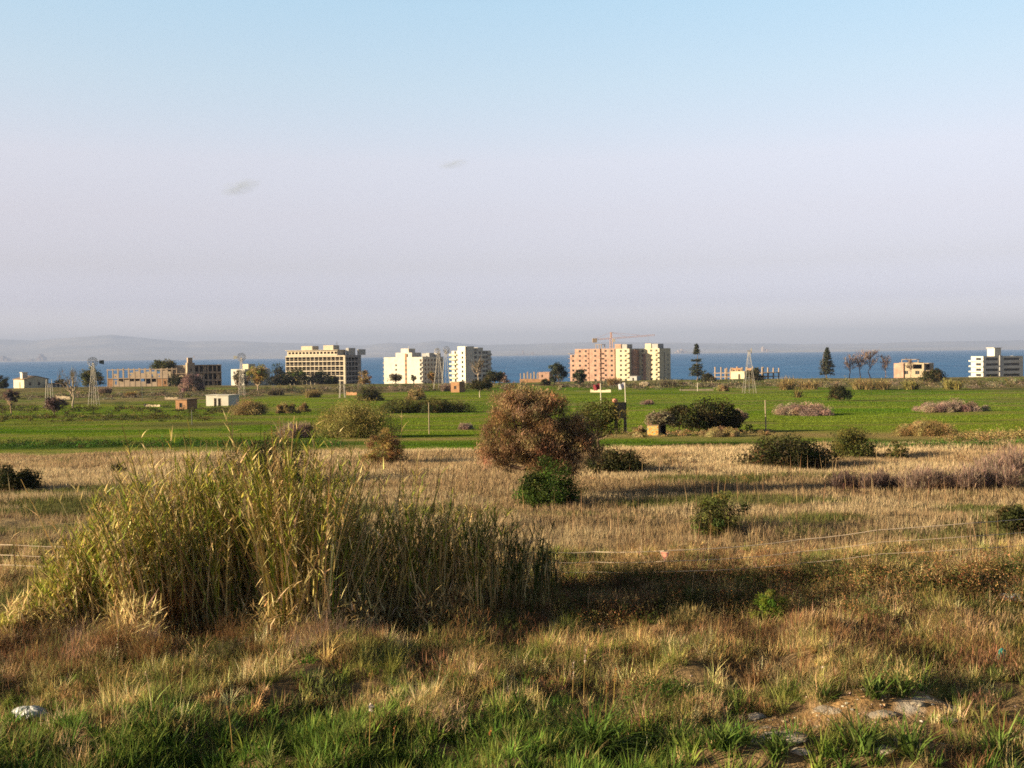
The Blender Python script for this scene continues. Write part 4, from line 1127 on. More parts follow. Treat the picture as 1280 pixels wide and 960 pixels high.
def build_cover():
    r = np.random.default_rng(123)
    # 1 foreground green grass, growing in tussocks
    x, y, z, px, py = scatter(15000, 13.0, 24, r)
    g = np.interp(py, [740, 840, 875, 905, 960], [.04, .07, .25, .8, 1.0]) * np.interp(px, [0, 640, 800, 880, 1280], [1, 1, .75, .2, .13])
    g = g * np.clip(2.6 * (fbm(x / 1.3, y / 1.0, 61, 3) - .18), .1, 1.3) * (1 - .95 * bare(x, y))
    k = r.uniform(size=len(x)) < g * .95
    x, y, z = x[k], y[k], z[k]; K = len(x); per = 30; n = K * per
    size = np.repeat((.17 + .24 * r.uniform(size=K) ** 1.4) * np.interp(y, [13, 15.2, 17.5], [1.15, 1.0, .7]), per)
    col = np.repeat(1.18 * pick(GRASSG + [(.19, .18, .06), (.16, .20, .04)], K, p=[.32, .24, .2, .1, .06, .08], a=.2, r=r), per, 0)
    col = vary(col, n, .2, r); az = r.uniform(0, 6.28, n); ro = np.abs(r.normal(0, .07, n))
    V, Q, C = ribbons(np.stack([np.repeat(x, per) + np.cos(az) * ro, np.repeat(y, per) + np.sin(az) * ro, np.repeat(z, per) - .02], 1), az + r.normal(0, .4, n), size * r.uniform(.5, 1.35, n), r.uniform(.008, .021, n), np.abs(r.normal(.12, .25, n)), r.normal(.9, .5, n), col, col * .8 + np.array([.2, .17, .06]) * .2, 5, r)
    mb = MB(); mb.add(V, Q, C); tag(mb.build('grass', M['blade']), 'long green grass across the bottom of the view', kind='stuff')
    # 2 dry foreground tussocks of very different sizes and colours
    x, y, z, px, py = scatter(21000, 13.5, 31, r)
    t = fbm(x / 1.6, y / 1.2, 63, 3)
    dens = np.interp(py, [690, 760, 860, 900, 960], [.8, .95, .95, .4, .15]) * np.clip((t - .28) * 4, .3, 1) * (1 - .95 * bare(x, y))
    k = r.uniform(size=len(x)) < dens; x, y, z = x[k], y[k], z[k]; K = len(x)
    per = 46; n = K * per
    kind = fbm(x / 1.4, y / 1.2, 64, 2) + r.normal(0, .10, K)
    S = .13 + .32 * r.uniform(size=K) ** 2.2
    c0 = 1.4 * np.where(kind[:, None] < .40, pick([(.25, .155, .075), (.19, .11, .05), (.13, .075, .035)], K, a=.2, r=r), np.where(kind[:, None] < .60, pick([(.44, .33, .15), (.37, .27, .11), (.50, .38, .20)], K, a=.2, r=r), pick([(.17, .175, .045), (.11, .13, .03), (.25, .22, .075)], K, a=.2, r=r)))
    SS = np.repeat(S, per); az = r.uniform(0, 6.28, n); ro = np.abs(r.normal(0, .22, n)) * SS
    V, Q, C = ribbons(np.stack([np.repeat(x, per) + np.cos(az) * ro, np.repeat(y, per) + np.sin(az) * ro, np.repeat(z, per) - .02], 1), az + r.normal(0, .7, n), SS * r.uniform(.5, 1.4, n), r.uniform(.004, .010, n), np.abs(r.normal(.35, .35, n)), r.normal(.7, .7, n), vary(np.repeat(c0, per, 0), n, .22, r), None, 5, r)
    mb = MB(); mb.add(V, Q, C); tag(mb.build('dry_grass', M['dry']), 'dry straw and brown grass tufts in the foreground', kind='stuff')
    # 3 low thorny cushions
    x, y, z, px, py = scatter(3400, 14, 30, r)
    dens = np.interp(py, [700, 760, 850, 890, 960], [.6, .9, .85, .3, .08]) * (.4 + fbm(x / 2, y / 1.5, 65, 2)) * (1 - bare(x, y))
    k = r.uniform(size=len(x)) < dens * .55; x, y, z = x[k], y[k], z[k]
    mb = MB(); pmb = MB()
    K = len(x); per = 380; n = K * per
    rad = np.repeat(.16 + .60 * r.uniform(size=K) ** 2.4, per); hh = np.repeat(r.uniform(.6, 1.0, K), per) * rad
    d = r.normal(size=(n, 3)); d[:, 2] = np.abs(d[:, 2]); d /= np.linalg.norm(d, axis=1, keepdims=True); q = r.uniform(.2, 1, n) ** .45
    lump = 1 + .3 * np.sin(np.arctan2(d[:, 1], d[:, 0]) * 3 + np.repeat(r.uniform(0, 6, K), per))
    bx = np.repeat(x, per) + d[:, 0] * rad * q * lump; by = np.repeat(y, per) + d[:, 1] * rad * q * lump; bz = np.repeat(z, per) + d[:, 2] * hh * q - .02
    cc = 1.15 * pick([(.25, .15, .07), (.17, .095, .045), (.17, .15, .05), (.33, .235, .115), (.09, .095, .028), (.06, .075, .022), (.12, .07, .04)], K, a=.2, r=r)
    V, Q, C = ribbons(np.stack([bx, by, bz], 1), r.uniform(0, 6.28, n), rad * r.uniform(.12, .4, n), r.uniform(.004, .011, n), r.uniform(.0, 1.4, n), r.normal(.2, .5, n), vary(np.repeat(cc, per, 0), n, .22, r), None, 3, r)
    mb.add(V, Q, C); tag(mb.build('low_scrub', M['dry']), 'low brown thorny cushions and litter in the foreground', kind='stuff')
    # grit and pebbles of the bare patch
    m = 5200; x = r.uniform(1.5, 9.5, m); y = r.uniform(13.6, 18.6, m); k = r.uniform(size=m) < bare(x, y) * .9 + .04; x, y = x[k], y[k]; m = len(x)
    s = .008 + .03 * r.uniform(size=m) ** 4; T = np.array([(-1, -1, -.6), (1, -1, -.6), (1, 1, -.6), (-1, 1, -.6), (-.6, -.7, .6), (.7, -.6, .6), (.6, .6, .6), (-.7, .7, .6)])
    a = r.uniform(0, 6.28, m); P = T[None] * (s[:, None, None] * r.uniform(.6, 1.3, (m, 8, 1)))
    P = np.stack([P[..., 0] * np.cos(a)[:, None] - P[..., 1] * np.sin(a)[:, None] + x[:, None], P[..., 0] * np.sin(a)[:, None] + P[..., 1] * np.cos(a)[:, None] + y[:, None], P[..., 2] * .7 + (ground_z(x, y) + s * .2)[:, None]], -1).reshape(-1, 3)
    Fq = np.array([(4, 5, 6, 7), (0, 1, 5, 4), (1, 2, 6, 5), (2, 3, 7, 6), (3, 0, 4, 7)])
    mb = MB(); mb.add(P, (Fq[None] + np.arange(m)[:, None, None] * 8).reshape(-1, 4), np.repeat(pick([(.26, .17, .09), (.33, .27, .20), (.19, .12, .07), (.40, .35, .29)], m, a=.2, r=r), 8, 0))
    tag(mb.build('pebbles', M['bark']), 'grit and pebbles on the bare stony patch', kind='stuff')
    # dry brush along the foot of the reeds
    mb = MB(); m = 75
    for k in range(m):
        px = r.uniform(0, 470); p = gpt(px, np.interp(px, [0, 100, 330, 480, 600], [812, 810, 806, 800, 780]) + r.uniform(-8, 26))
        sub = MB(); W = .35 + .8 * r.uniform() ** 2; twigs(sub, int(r.integers(80, 260)), W, W * r.uniform(.3, .6), ('rust', 'tan', 'grey', 'brown', 'mauve')[int(r.integers(5))], .005, r, spread=1.5, curve=1.3)
        merge(mb, sub, p)
    tag(mb.build('dry_brush', M['dry']), 'dry brown brush tangled along the foot of the reeds', kind='stuff')
    # 4 dry meadow
    x, y, z, px, py = scatter(170000, 26, 84, r, power=1.6)
    rr = rowc(px, py); t = fbm(x / 5, y / 3, 66, 3)
    k = (rr > 562 + 6 * (t - .5)) & (r.uniform(size=len(x)) < np.clip(.25 + 1.5 * (t - .25), .15, 1)); x, y, z = x[k], y[k], z[k]; px, py = px[k], py[k]
    per = 4; n = len(x) * per
    sc = np.clip(y / 40, .7, 2.2)
    bx = np.repeat(x, per) + r.normal(0, .09, n); by = np.repeat(y, per) + r.normal(0, .09, n); bz = np.repeat(z, per) - .03
    tt = np.repeat(fbm(x / 7, y / 4, 67, 3), per)[:, None]
    H = np.repeat(.18 + .34 * fbm(x / 4, y / 2.5, 68, 2) ** 1.5, per) * r.uniform(.6, 1.25, n)
    fb = np.repeat(1 + .28 * sstep(44, 62, y), per)[:, None]
    gg = np.repeat((fbm(x / 9, y / 2.6, 11, 3) > .60) & (rowc(px, py) > 600), per)[:, None]
    c = np.where(tt < .45, pick([(.42, .325, .19), (.45, .35, .21), (.38, .285, .165)], n, a=.08, r=r), pick([(.31, .22, .125), (.35, .26, .15), (.26, .18, .10)], n, a=.10, r=r))
    c = c * fb
    c = np.where(gg, pick([(.10, .115, .035), (.15, .14, .05)], n, a=.2, r=r), c)
    V, Q, C = ribbons(np.stack([bx, by, bz], 1), r.uniform(0, 6.28, n), H, r.uniform(.010, .020, n) * np.repeat(sc, per), np.abs(r.normal(.2, .2, n)), r.normal(.4, .35, n), c, None, 4, r)
    mb = MB(); mb.add(V, Q, C); tag(mb.build('dry_meadow', M['dry']), 'pale dry standing grass of the meadow', kind='stuff')
    # weeds and low brush dotted through the meadow
    x, y, z, px, py = scatter(900, 27, 72, r, power=1.3)
    k = (fbm(x / 5, y / 3, 81, 3) + r.normal(0, .06, len(x)) > .52) & (rowc(px, py) > 572); x, y, z = x[k], y[k], z[k]; K = len(x); per = 150; n = K * per
    W = np.repeat(.2 + .55 * r.uniform(size=K) ** 2, per); Hh = W * np.repeat(r.uniform(.35, .8, K), per)
    d = r.normal(size=(n, 3)); d[:, 2] = np.abs(d[:, 2]); d /= np.linalg.norm(d, axis=1, keepdims=True); q = r.uniform(.2, 1, n) ** .5
    c = np.repeat(pick([(.10, .10, .035), (.16, .13, .055), (.14, .085, .05), (.08, .07, .03), (.20, .14, .08)], K, a=.2, r=r), per, 0)
    V, Q, C = ribbons(np.stack([np.repeat(x, per) + d[:, 0] * W * q, np.repeat(y, per) + d[:, 1] * W * q, np.repeat(z, per) + d[:, 2] * Hh * q - .03], 1), r.uniform(0, 6.28, n), W * r.uniform(.12, .35, n), r.uniform(.012, .03, n), r.uniform(0, 1.3, n), r.normal(.2, .4, n), vary(c, n, .2, r), None, 3, r)
    mb = MB(); mb.add(V, Q, C); tag(mb.build('meadow_weeds', M['dry']), 'low olive and brown weeds dotted through the dry meadow', kind='stuff')
    # 5 tall single stems standing in the meadow
    x, y, z, px, py = scatter(2600, 25, 60, r, power=1.4)
    k = r.uniform(size=len(x)) < np.interp(px, [0, 560, 640, 1280], [.25, .5, .9, .7]) * np.clip(2 * fbm(x / 4, y / 4, 69, 2) - .4, .1, 1); x, y, z = x[k], y[k], z[k]; n = len(x)
    c = pick([(.33, .215, .11), (.26, .15, .08), (.40, .29, .16)], n, a=.15, r=r)
    V, Q, C = ribbons(np.stack([x, y, z - .03], 1), r.uniform(0, 6.28, n), r.uniform(.6, 1.35, n), .011 * np.clip(y / 30, .8, 1.6), np.abs(r.normal(.05, .06, n)), r.normal(.1, .12, n), c, None, 5, r)
    mb = MB(); mb.add(V, Q, C); tag(mb.build('dry_stems', M['dry']), 'tall single dry stems standing in the meadow', kind='stuff')
    # 6 young crop
    x, y, z, px, py = scatter(260000, 76, 330, r, power=1.4)
    C0 = field_col(x, y, z)
    green = (C0[:, 1] > C0[:, 0] * 1.25)
    rr = rowc(px, py)
    k = green & (rr < 563); x, y, z, c = x[k], y[k], z[k], C0[k]; n = len(x)
    pix = y / (F * .8)
    c = vary(c * 1.12, n, .16, r)
    V, Q, C = ribbons(np.stack([x, y, z - .04], 1), r.uniform(0, 6.28, n), r.uniform(.08, .18, n) + .08 * pix, .6 * pix * r.uniform(.6, 1.3, n), np.abs(r.normal(.25, .2, n)), r.normal(.5, .3, n), c, None, 3, r)
    mb = MB(); mb.add(V, Q, C); tag(mb.build('crop', M['blade']), 'short bright green crop in the fields', kind='stuff')
# ------------------------------------------------------------------ walls with real openings
def panel(mb, O, U, N, W, H, ops=(), t=.3, m=0):
    """Upright wall from O along U, height H, inward normal N, thickness t, holes ops = (u0, u1, z0, z1)."""
    O = np.asarray(O, float); U = np.asarray(U, float); N = np.asarray(N, float); Z = np.array([0, 0, 1.0])
    us = sorted({0.0, W} | {min(max(v, 0), W) for o in ops for v in o[:2]}); zs = sorted({0.0, H} | {min(max(v, 0), H) for o in ops for v in o[2:4]})
    nu, nz = len(us) - 1, len(zs) - 1
    solid = np.ones((nu + 2, nz + 2), bool); solid[0] = solid[-1] = False; solid[:, 0] = solid[:, -1] = False
    for i in range(nu):
        for j in range(nz):
            cu = (us[i] + us[i + 1]) / 2; cz = (zs[j] + zs[j + 1]) / 2
            for o in ops:
                if o[0] < cu < o[1] and o[2] < cz < o[3]: solid[i + 1, j + 1] = False; break
    P = lambda u, z, k: O + U * u + Z * z + N * (t * k)
    V = []; Q = []
    def quad(a, b, c, d):
        n = len(V); V.extend([a, b, c, d]); Q.append((n, n + 1, n + 2, n + 3))
    for i in range(nu):
        for j in range(nz):
            if not solid[i + 1, j + 1]: continue
            a, b, c, d = us[i], us[i + 1], zs[j], zs[j + 1]
            quad(P(a, c, 0), P(b, c, 0), P(b, d, 0), P(a, d, 0)); quad(P(b, c, 1), P(a, c, 1), P(a, d, 1), P(b, d, 1))
            if not solid[i, j + 1]: quad(P(a, c, 1), P(a, c, 0), P(a, d, 0), P(a, d, 1))
            if not solid[i + 2, j + 1]: quad(P(b, c, 0), P(b, c, 1), P(b, d, 1), P(b, d, 0))
            if not solid[i + 1, j]: quad(P(a, c, 1), P(b, c, 1), P(b, c, 0), P(a, c, 0))
            if not solid[i + 1, j + 2]: quad(P(a, d, 0), P(b, d, 0), P(b, d, 1), P(a, d, 1))
    mb.add(V, Q, None, m)


X_ = np.array([1., 0, 0]); Y_ = np.array([0, 1., 0])


def shell(mb, x0, x1, y0, y1, H, front=(), right=(), left=(), t=.3, z0=0.0, m=0, mr=None, storeys=None, fill=True):
    """Four walls, floor slabs and a roof slab. Openings along each face are measured from its left end."""
    mr = m if mr is None else mr
    panel(mb, (x0, y0, z0), X_, Y_, x1 - x0, H, front, t, m)
    panel(mb, (x1, y0 + t + .002, z0), Y_, -X_, y1 - y0 - 2 * t - .004, H, right, t, mr)
    panel(mb, (x0, y1 - t - .002, z0), -Y_, X_, y1 - y0 - 2 * t - .004, H, left, t, mr)
    panel(mb, (x1, y1, z0), -X_, -Y_, x1 - x0, H, (), t, m)
    n = storeys or max(1, round(H / 3.1))
    for k in range(1, n + 1):
        z = z0 + H * k / n - (.45 if k == n else .12)
        mb.box((x0 + t + .01, y0 + t + .01, z - .2), (x1 - t - .01, y1 - t - .01, z), None, m)


def fit(xl, xr, xe, d, ytop, phi, side='right', sink=.6):
    """Place a block: its front spans photograph columns xl..xr, the side face reaches column xe. Local frame: front along +x from 0."""
    # phi is the turn of the front away from square-on to the line of sight
    s = F / d; rel = R(phi)
    W = (xr - xl) / s / math.cos(rel)
    D = abs(xe - (xr if side == 'right' else xl)) / s / max(math.sin(abs(rel)), .08)
    ph = rel + math.atan(((xl + xr) / 2 - 640) / F)
    C = gxy(xr if side == 'right' else xl, d)
    top = at_depth((xl + xr) / 2, ytop, d)[2]
    # root sits at the near corner
    z = float(C[2]) - sink
    return (C[0], C[1], z), -ph, W, D, top - z


def windows(root, ops, face, W, D, y0, mat_frame, depth=.16, name='window', bars=1, x0=0.0, zoff=0.0):
    """One framed window per opening, set back in its reveal."""
    for (u0, u1, z0, z1) in ops:
        mb = MB(); f = .07
        a, b = u0 + .003, u1 - .003; c, d = z0 + .003, z1 - .003
        mb.box((a, depth, c), (b, depth + .06, c + f), None, 0); mb.box((a, depth, d - f), (b, depth + .06, d), None, 0)
        mb.box((a, depth, c + f + .001), (a + f, depth + .06, d - f - .001), None, 0); mb.box((b - f, depth, c + f + .001), (b, depth + .06, d - f - .001), None, 0)
        if bars: mid = (a + b) / 2; mb.box((mid - .03, depth + .005, c + f + .001), (mid + .03, depth + .055, d - f - .001), None, 0)
        pn = MB(); pn.box((a + .01, depth + .02, c + .01), (b - .01, depth + .035, d - .01))
        for k, (bld, mt, nm) in enumerate(((mb, mat_frame, name), (pn, M['glass'], 'pane'))):
            V = np.concatenate(bld.V)
            if face == 'right': V = np.stack([x0 + W - V[:, 1], y0 + V[:, 0], V[:, 2]], 1)
            elif face == 'left': V = np.stack([x0 + V[:, 1], y0 + D - V[:, 0], V[:, 2]], 1)
            else: V = np.stack([x0 + V[:, 0], y0 + V[:, 1], V[:, 2]], 1)
            V[:, 2] += zoff
            bld.V = [V]; bld.Q = [np.concatenate(bld.Q)]; bld.C = [np.concatenate(bld.C)]; bld.M = [np.concatenate(bld.M)]
            if k == 0: par = bld.build(nm, mt, root)
            else: bld.build(nm, mt, par)


def grid_ops(us, zs, w, h):
    return [(u - w / 2, u + w / 2, z, z + h) for u in us for z in zs]


def hotel():
    loc, rz, W, D, H = fit(358, 430, 454, 650, 444.5, 30)
    D = min(D, 60)
    root = thing('hotel', 'long beige abandoned hotel with rows of dark balcony bays and a shaded grey right end', 'building', loc, rz)
    x0 = -W; st = 6; pitch = 3.05; bays = 14
    # egg crate of slabs and fins, back wall behind
    zs = [H - .5 - pitch * (k + 1) for k in range(st)]
    bw = W / bays
    mb = MB()
    for k in range(st + 1):
        z = H - .55 - pitch * k
        mb.box((x0, 0, z - .35), (-.3, 1.3, z + (.55 if k == 0 else .28)))
    mb.build('slab_edges', M['hotel'], root)
    mb = MB()
    for b in range(bays + 1):
        x = x0 + b * bw
        mb.box((x - .14, .06, -1), (x + .14, 1.3, H - .92))
    mb.build('balcony_fins', M['hotel'], root)
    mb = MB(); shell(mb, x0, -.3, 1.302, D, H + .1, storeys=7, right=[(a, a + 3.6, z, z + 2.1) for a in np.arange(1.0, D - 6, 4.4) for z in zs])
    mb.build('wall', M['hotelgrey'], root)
    for k in range(4):
        for b in range(bays):
            xa = x0 + b * bw + .17; z = zs[k] + .30
            wd = MB(); wd.box((xa, 1.22, z), (xa + bw * .55, 1.29, z + 2.3)); 
            wd.build('balcony_door', M['dark'], root)
            if len(root.children) > 110: break
    rl = MB()
    for k in range(4):
        rl.box((x0 + .1, .10, zs[k] + 1.16), (-.35, .16, zs[k] + 1.24))
    rl.build('railing', M['hotel'], root)
    # end stair and recessed dark block on the shaded side
    mb = MB(); mb.box((-.28, .0, -1), (1.0, 1.5, H + .0)); mb.build('corner_pier', M['hotel'], root)
    # penthouse storey and lift heads
    ph = MB(); wops = [(u, u + 1.7, .9, 2.2) for u in np.arange(1.0, W - 7, 2.55)]
    shell(ph, x0 + .6, -5.0, 1.0, D * .5, 3.1, front=wops, z0=H + .12, storeys=1)
    ph.box((x0 - .4, .2, H + 3.23), (-4.2, D * .52, H + 3.55)); ph.build('penthouse', M['hotel'], root)
    for a, b, hh in ((x0 + 8, x0 + 16, 2.6), (x0 + 24, x0 + 31, 2.9)):
        q = MB(); q.box((a, 6, H + 3.56), (b, 14, H + 3.56 + hh)); q.build('lift_head', M['hotel'], root)
    q = MB(); q.box((-3.2, 9, H + .12), (-1.2, 18, H + 4.6)); q.box((-.9, 20, H + .12), (-.1, 30, H + 3.8)); q.build('stair_tower', M['greywhite'], root)
    q = MB(); q.bar((x0 + 32, 9, H + 6.4), (x0 + 32, 9, H + 9), .12); q.bar((x0 + 31, 9, H + 7.6), (x0 + 33, 9, H + 7.9), .08); q.build('antenna', M['vane'], root)


def white_block():
    loc, rz, W, D, H = fit(480, 528.5, 556, 625, 446.5, 36)
    root = thing('apartment_block', 'cream white apartment block with a stepped central stair tower and shaded grey right side', 'building', loc, rz)
    x0 = -W; st = 6; p = (H - 1.2) / st
    zs = [H - 1.0 - p * (k + 1) + .9 for k in range(st)]
    fo = grid_ops([W * .32], zs[1:4], 1.3, 1.3) + grid_ops([W * .955], zs[:5], 1.5, 1.6)
    so = grid_ops(np.arange(3, D - 2, 3.4), zs, 1.7, 1.5)
    mb = MB(); shell(mb, x0, 0, 0, D, H, front=fo, right=[(a - .3, b - .3, c, d) for a, b, c, d in so], storeys=st)
    mb.build('wall', [M['white']], root)
    windows(root, fo, 'front', W, D, 0, M['frame'], x0=x0)
    windows(root, [(a - .3, b - .3, c, d) for a, b, c, d in so][:48], 'right', W, D, .302, M['frame'], x0=x0, bars=0)
    q = MB(); q.box((x0 + W * .30, .5, H - .001), (x0 + W * .72, 10, H + 2.7)); q.box((x0 + W * .42, 1.2, H + 2.701), (x0 + W * .62, 8, H + 5.2)); q.bar((x0 + W * .58, 3, H + 5.2), (x0 + W * .58, 3, H + 6.8), .15)
    q.build('stair_tower', M['white'], root)
    # dark stair slot
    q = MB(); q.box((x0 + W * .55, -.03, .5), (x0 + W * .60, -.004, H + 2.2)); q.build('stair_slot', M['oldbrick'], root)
    so2 = grid_ops([x0 + W * .575], zs[:5], .9, 1.2)
    for (a, b, c, d) in so2:
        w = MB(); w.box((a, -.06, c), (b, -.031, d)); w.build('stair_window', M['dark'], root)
    for k in range(st):
        b = MB(); z = zs[k] - .95
        b.box((x0 - 1.3, .8, z), (x0 - .003, 4.5, z + .2)); b.box((x0 - 1.3, .8, z + .201), (x0 - 1.2, 4.5, z + 1.0)); b.build('balcony', M['white'], root)
        b = MB(); b.box((-2.2, -1.0, z), (-.2, -.003, z + .18)); b.box((-2.2, -1.0, z + .181), (-.2, -.92, z + .95)); b.build('balcony', M['white'], root)
    q = MB(); q.box((x0 + W * .9, 8, H), (-.5, 13, H + 2.4)); q.box((x0 + W * .6, 16, H), (-.5, D - 2, H + 2.2)); q.build('roof_box', M['greywhite'], root)


def white_tower():
    loc, rz, W, D, H = fit(565, 583.5, 615, 615, 438.5, 52)
    root = thing('apartment_block', 'white apartment tower with stacked balconies at its left corner, shaded face to the right', 'building', loc, rz)
    x0 = -W; st = 7; p = (H - 1.0) / st
    zs = [H - p * (k + 1) + .8 for k in range(st)]
    fo = grid_ops([W * .78], zs, 1.6, 1.4) + grid_ops([W * .25], zs, 1.8, 1.8)
    so = grid_ops([D * .35, D * .52, D * .68, D * .80], zs, 2.0, 1.5)
    mb = MB(); shell(mb, x0, 0, 0, D, H, front=fo, right=so, storeys=st); mb.build('wall', M['white'], root)
    windows(root, fo, 'front', W, D, 0, M['frame'], x0=x0); windows(root, so, 'right', W, D, .302, M['frame'], x0=x0, bars=0)
    q = MB(); q.box((x0 + W * .42, -.35, .2), (.25, 5, H + 2.7)); 
    mb2 = MB(); panel(mb2, (x0 + W * .46, -.6, .2), X_, Y_, W * .52, H + 2.4, [(o[0] - W * .46, o[1] - W * .46, o[2] - .2, o[3] - .2) for o in fo if o[0] > W * .5], .58); mb2.build('front_bay', M['white'], root)
    q = MB(); q.box((x0 + W * .5, .6, H), (-.3, 6, H + 2.6)); q.box((x0 + W * .4, 9, H), (-.4, 13, H + 1.8)); q.build('roof_box', M['white'], root)
    for k in range(st):
        b = MB(); z = zs[k] - .85
        b.box((x0 - 1.2, -1.1, z), (x0 + W * .40, -.003, z + .2)); b.box((x0 - 1.2, -1.1, z + .201), (x0 + W * .40, -1.0, z + 1.05)); b.build('balcony', M['cream'], root)
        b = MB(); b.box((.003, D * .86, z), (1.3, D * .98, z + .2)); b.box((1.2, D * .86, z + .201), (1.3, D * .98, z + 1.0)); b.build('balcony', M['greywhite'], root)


def brick_block():
    d = 650
    loc, rz, W, D, H = fit(711.5, 768.5, 776, d, 436, 24)
    D = 14
    root = thing('apartment_block', 'unfinished orange brick apartment block with small dark windows under a tower crane', 'building', loc, rz)
    x0 = -W; st = 7; p = (H - .6) / st
    zs = [H - p * (k + 1) + 1.0 for k in range(st)]
    f = lambda x: (x - 711.5) / (768.5 - 711.5) * W          # photograph column -> metres along the front
    def vol(a, b, y, H_, cols, zz):
        mb = MB(); ops = grid_ops([f(c) - f(a) for c in cols], zz, 1.5, 1.25)
        shell(mb, x0 + f(a) + .02, x0 + f(b) - .02, y, D, H_, front=ops, storeys=st, right=[]); mb.build('wall', M['brick'], root)
        windows(root, ops, 'front', 0, 0, y, M['dark'], x0=x0 + f(a) + .02, name='window', bars=0)
    vol(711.5, 718, 1.0, H - 3.6, [715.5], zs[1:])
    vol(718, 736, .6, H, [724.5, 732], zs)
    vol(737.5, 751, -.6, H, [745], zs)
    vol(752, 768.5, 0, H, [757.5, 765], zs)
    q = MB(); q.box((x0 + f(736) - .03, 2.2, 0), (x0 + f(737.5) + .03, 3, H - .3)); q.box((x0 + f(751) - .03, 2.2, 0), (x0 + f(752) + .03, 3, H - .3)); q.build('recess_wall', M['oldbrick'], root)
    for k in range(st):
        z = zs[k] - .95
        b = MB(); b.box((x0 - 1.5, 1.3, z), (x0 - .003 + .02, 6, z + .25)); b.build('balcony_slab', M['concrete'], root)
        b = MB(); b.box((x0 + f(749.5), -1.7, z), (x0 + f(752.2), -.603, z + .2)); b.box((x0 + f(749.5), -1.7, z + .201), (x0 + f(752.2), -1.6, z + .9)); b.build('balcony', M['brick'], root)
        b = MB(); b.box((x0 + f(733), -.8, z), (x0 + f(736), .597, z + .2)); b.box((x0 + f(733), -.8, z + .201), (x0 + f(736), -.7, z + .9)); b.build('balcony', M['brick'], root)
    q = MB(); z = H
    for xx in (743.5, 750.5):
        for yy in (2, 7): q.box((x0 + f(xx), yy, z), (x0 + f(xx) + .35, yy + .35, z + 2.5))
    q.box((x0 + f(743), 1.6, z + 2.501), (x0 + f(751.5), 7.8, z + 2.8)); q.build('roof_frame', M['concrete'], root)


def cream_blocks():
    d = 640
    for (xl, xr, xe, yt, cols, lab, tower, orange) in (
            (770, 787, 791, 436, [776.5, 782.5], 'narrow cream apartment block with an orange stair head, joined to the brick block', (768.5, 776.5, 783.5, 430), 'brick'),
            (791, 824.5, 839, 435.5, [795.5, 803.5, 814.5, 821], 'cream yellow apartment block with roof tower and grey shaded right wall', (806.5, 814, 822, 429.5), 'cream')):
        loc, rz, W, D, H = fit(xl, xr, xe, d, yt, 24 if xl == 770 else 26)
        if xl == 770: D = 13
        root = thing('apartment_block', lab, 'building', loc, rz)
        x0 = -W; st = 7; p = (H - .6) / st; zs = [H - p * (k + 1) + .9 for k in range(st)]
        f = lambda x: (x - xl) / (xr - xl) * W
        ops = grid_ops([f(c) for c in cols], zs, 1.45, 1.35)
        so = grid_ops([D * .75 if xl > 780 else D * .5], zs[1:], 1.6, 1.4)
        mb = MB(); shell(mb, x0, 0, 0, D, H, front=ops, right=so, storeys=st); mb.build('wall', M['cream'], root)
        windows(root, ops, 'front', W, D, 0, M['frame'], x0=x0); windows(root, so, 'right', W, D, .302, M['frame'], x0=x0, bars=0)
        a, b, c, y = tower; hh = H * 0 + (yt - y) * d / F
        q = MB(); q.box((x0 + f(a), .4, H - .02), (x0 + f(b), 9, H + hh)); q.build('stair_head', M['brick'] if orange == 'brick' else M['cream'], root)
        q = MB(); q.box((x0 + f(b) + .01, .8, H - .02), (x0 + f(c), 9, H + hh * .95)); q.build('roof_box', M['greywhite'], root)  # grey box stands for the stair head's shaded side, shade put into its colour
        for k in range(st):
            z = zs[k] - .9; e = f(xr) - 3.0 if xl > 780 else f(xr) - 2.6
            bb = MB(); bb.box((x0 + e, -1.2, z), (x0 + e + 2.3, -.003, z + .2)); bb.box((x0 + e, -1.2, z + .201), (x0 + e + 2.3, -1.1, z + .95)); bb.build('balcony', M['cream'], root)
        if xl > 780:
            q = MB(); q.box((x0 + f(803.8), -.05, .2), (x0 + f(807.8), -.004, H - 3.2)); q.build('orange_stripe', M['brick'], root)
            q = MB(); q.bar((.35, D * .45, 0), (.35, D * .45, H - 2.5), .28); q.build('drain_pipe', M['white'], root)
        else:
            q = MB(); q.box((.003, 3.0, 0), (W * .24, D - 1, H - .6)); q.build('stair_wall', M['brick'], root)


def right_block():
    loc, rz, W, D, H = fit(1215, 1229, 1275, 640, 445.5, 54)
    root = thing('apartment_block', 'white block at far right with long window bands on its shaded side', 'building', loc, rz)
    x0 = -W; st = 5; p = 3.3; zs = [H - p * (k + 1) + .75 for k in range(st)]
    fo = grid_ops([W * .62], zs, W * .42, 1.7)
    so = [(a, b, z, z + 1.5) for z in zs for a, b in ((D * .06, D * .36), (D * .50, D * .90))]
    mb = MB(); shell(mb, x0, 0, 0, D, H, front=fo, right=so, storeys=st); mb.build('wall', M['white'], root)
    windows(root, fo, 'front', W, D, 0, M['frame'], x0=x0); windows(root, so, 'right', W, D, .302, M['frame'], x0=x0, bars=1)
    for k in range(st):
        z = zs[k] - .75
        b = MB(); b.box((x0 - 1.0, -1.0, z), (1.0, -.003, z + .25)); b.box((x0 - 1.0, -1.0, z + .251), (1.0, -.9, z + .85)); b.build('balcony', M['white'], root)
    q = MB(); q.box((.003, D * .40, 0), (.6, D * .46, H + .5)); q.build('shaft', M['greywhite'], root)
    q = MB(); q.box((x0 + W * .35, D * .30, H), (-.6, D * .46, H + 5.0)); q.box((x0 + W * .3, D * .28, H + 5.001), (-.3, D * .48, H + 5.3)); q.build('roof_tower', M['white'], root)


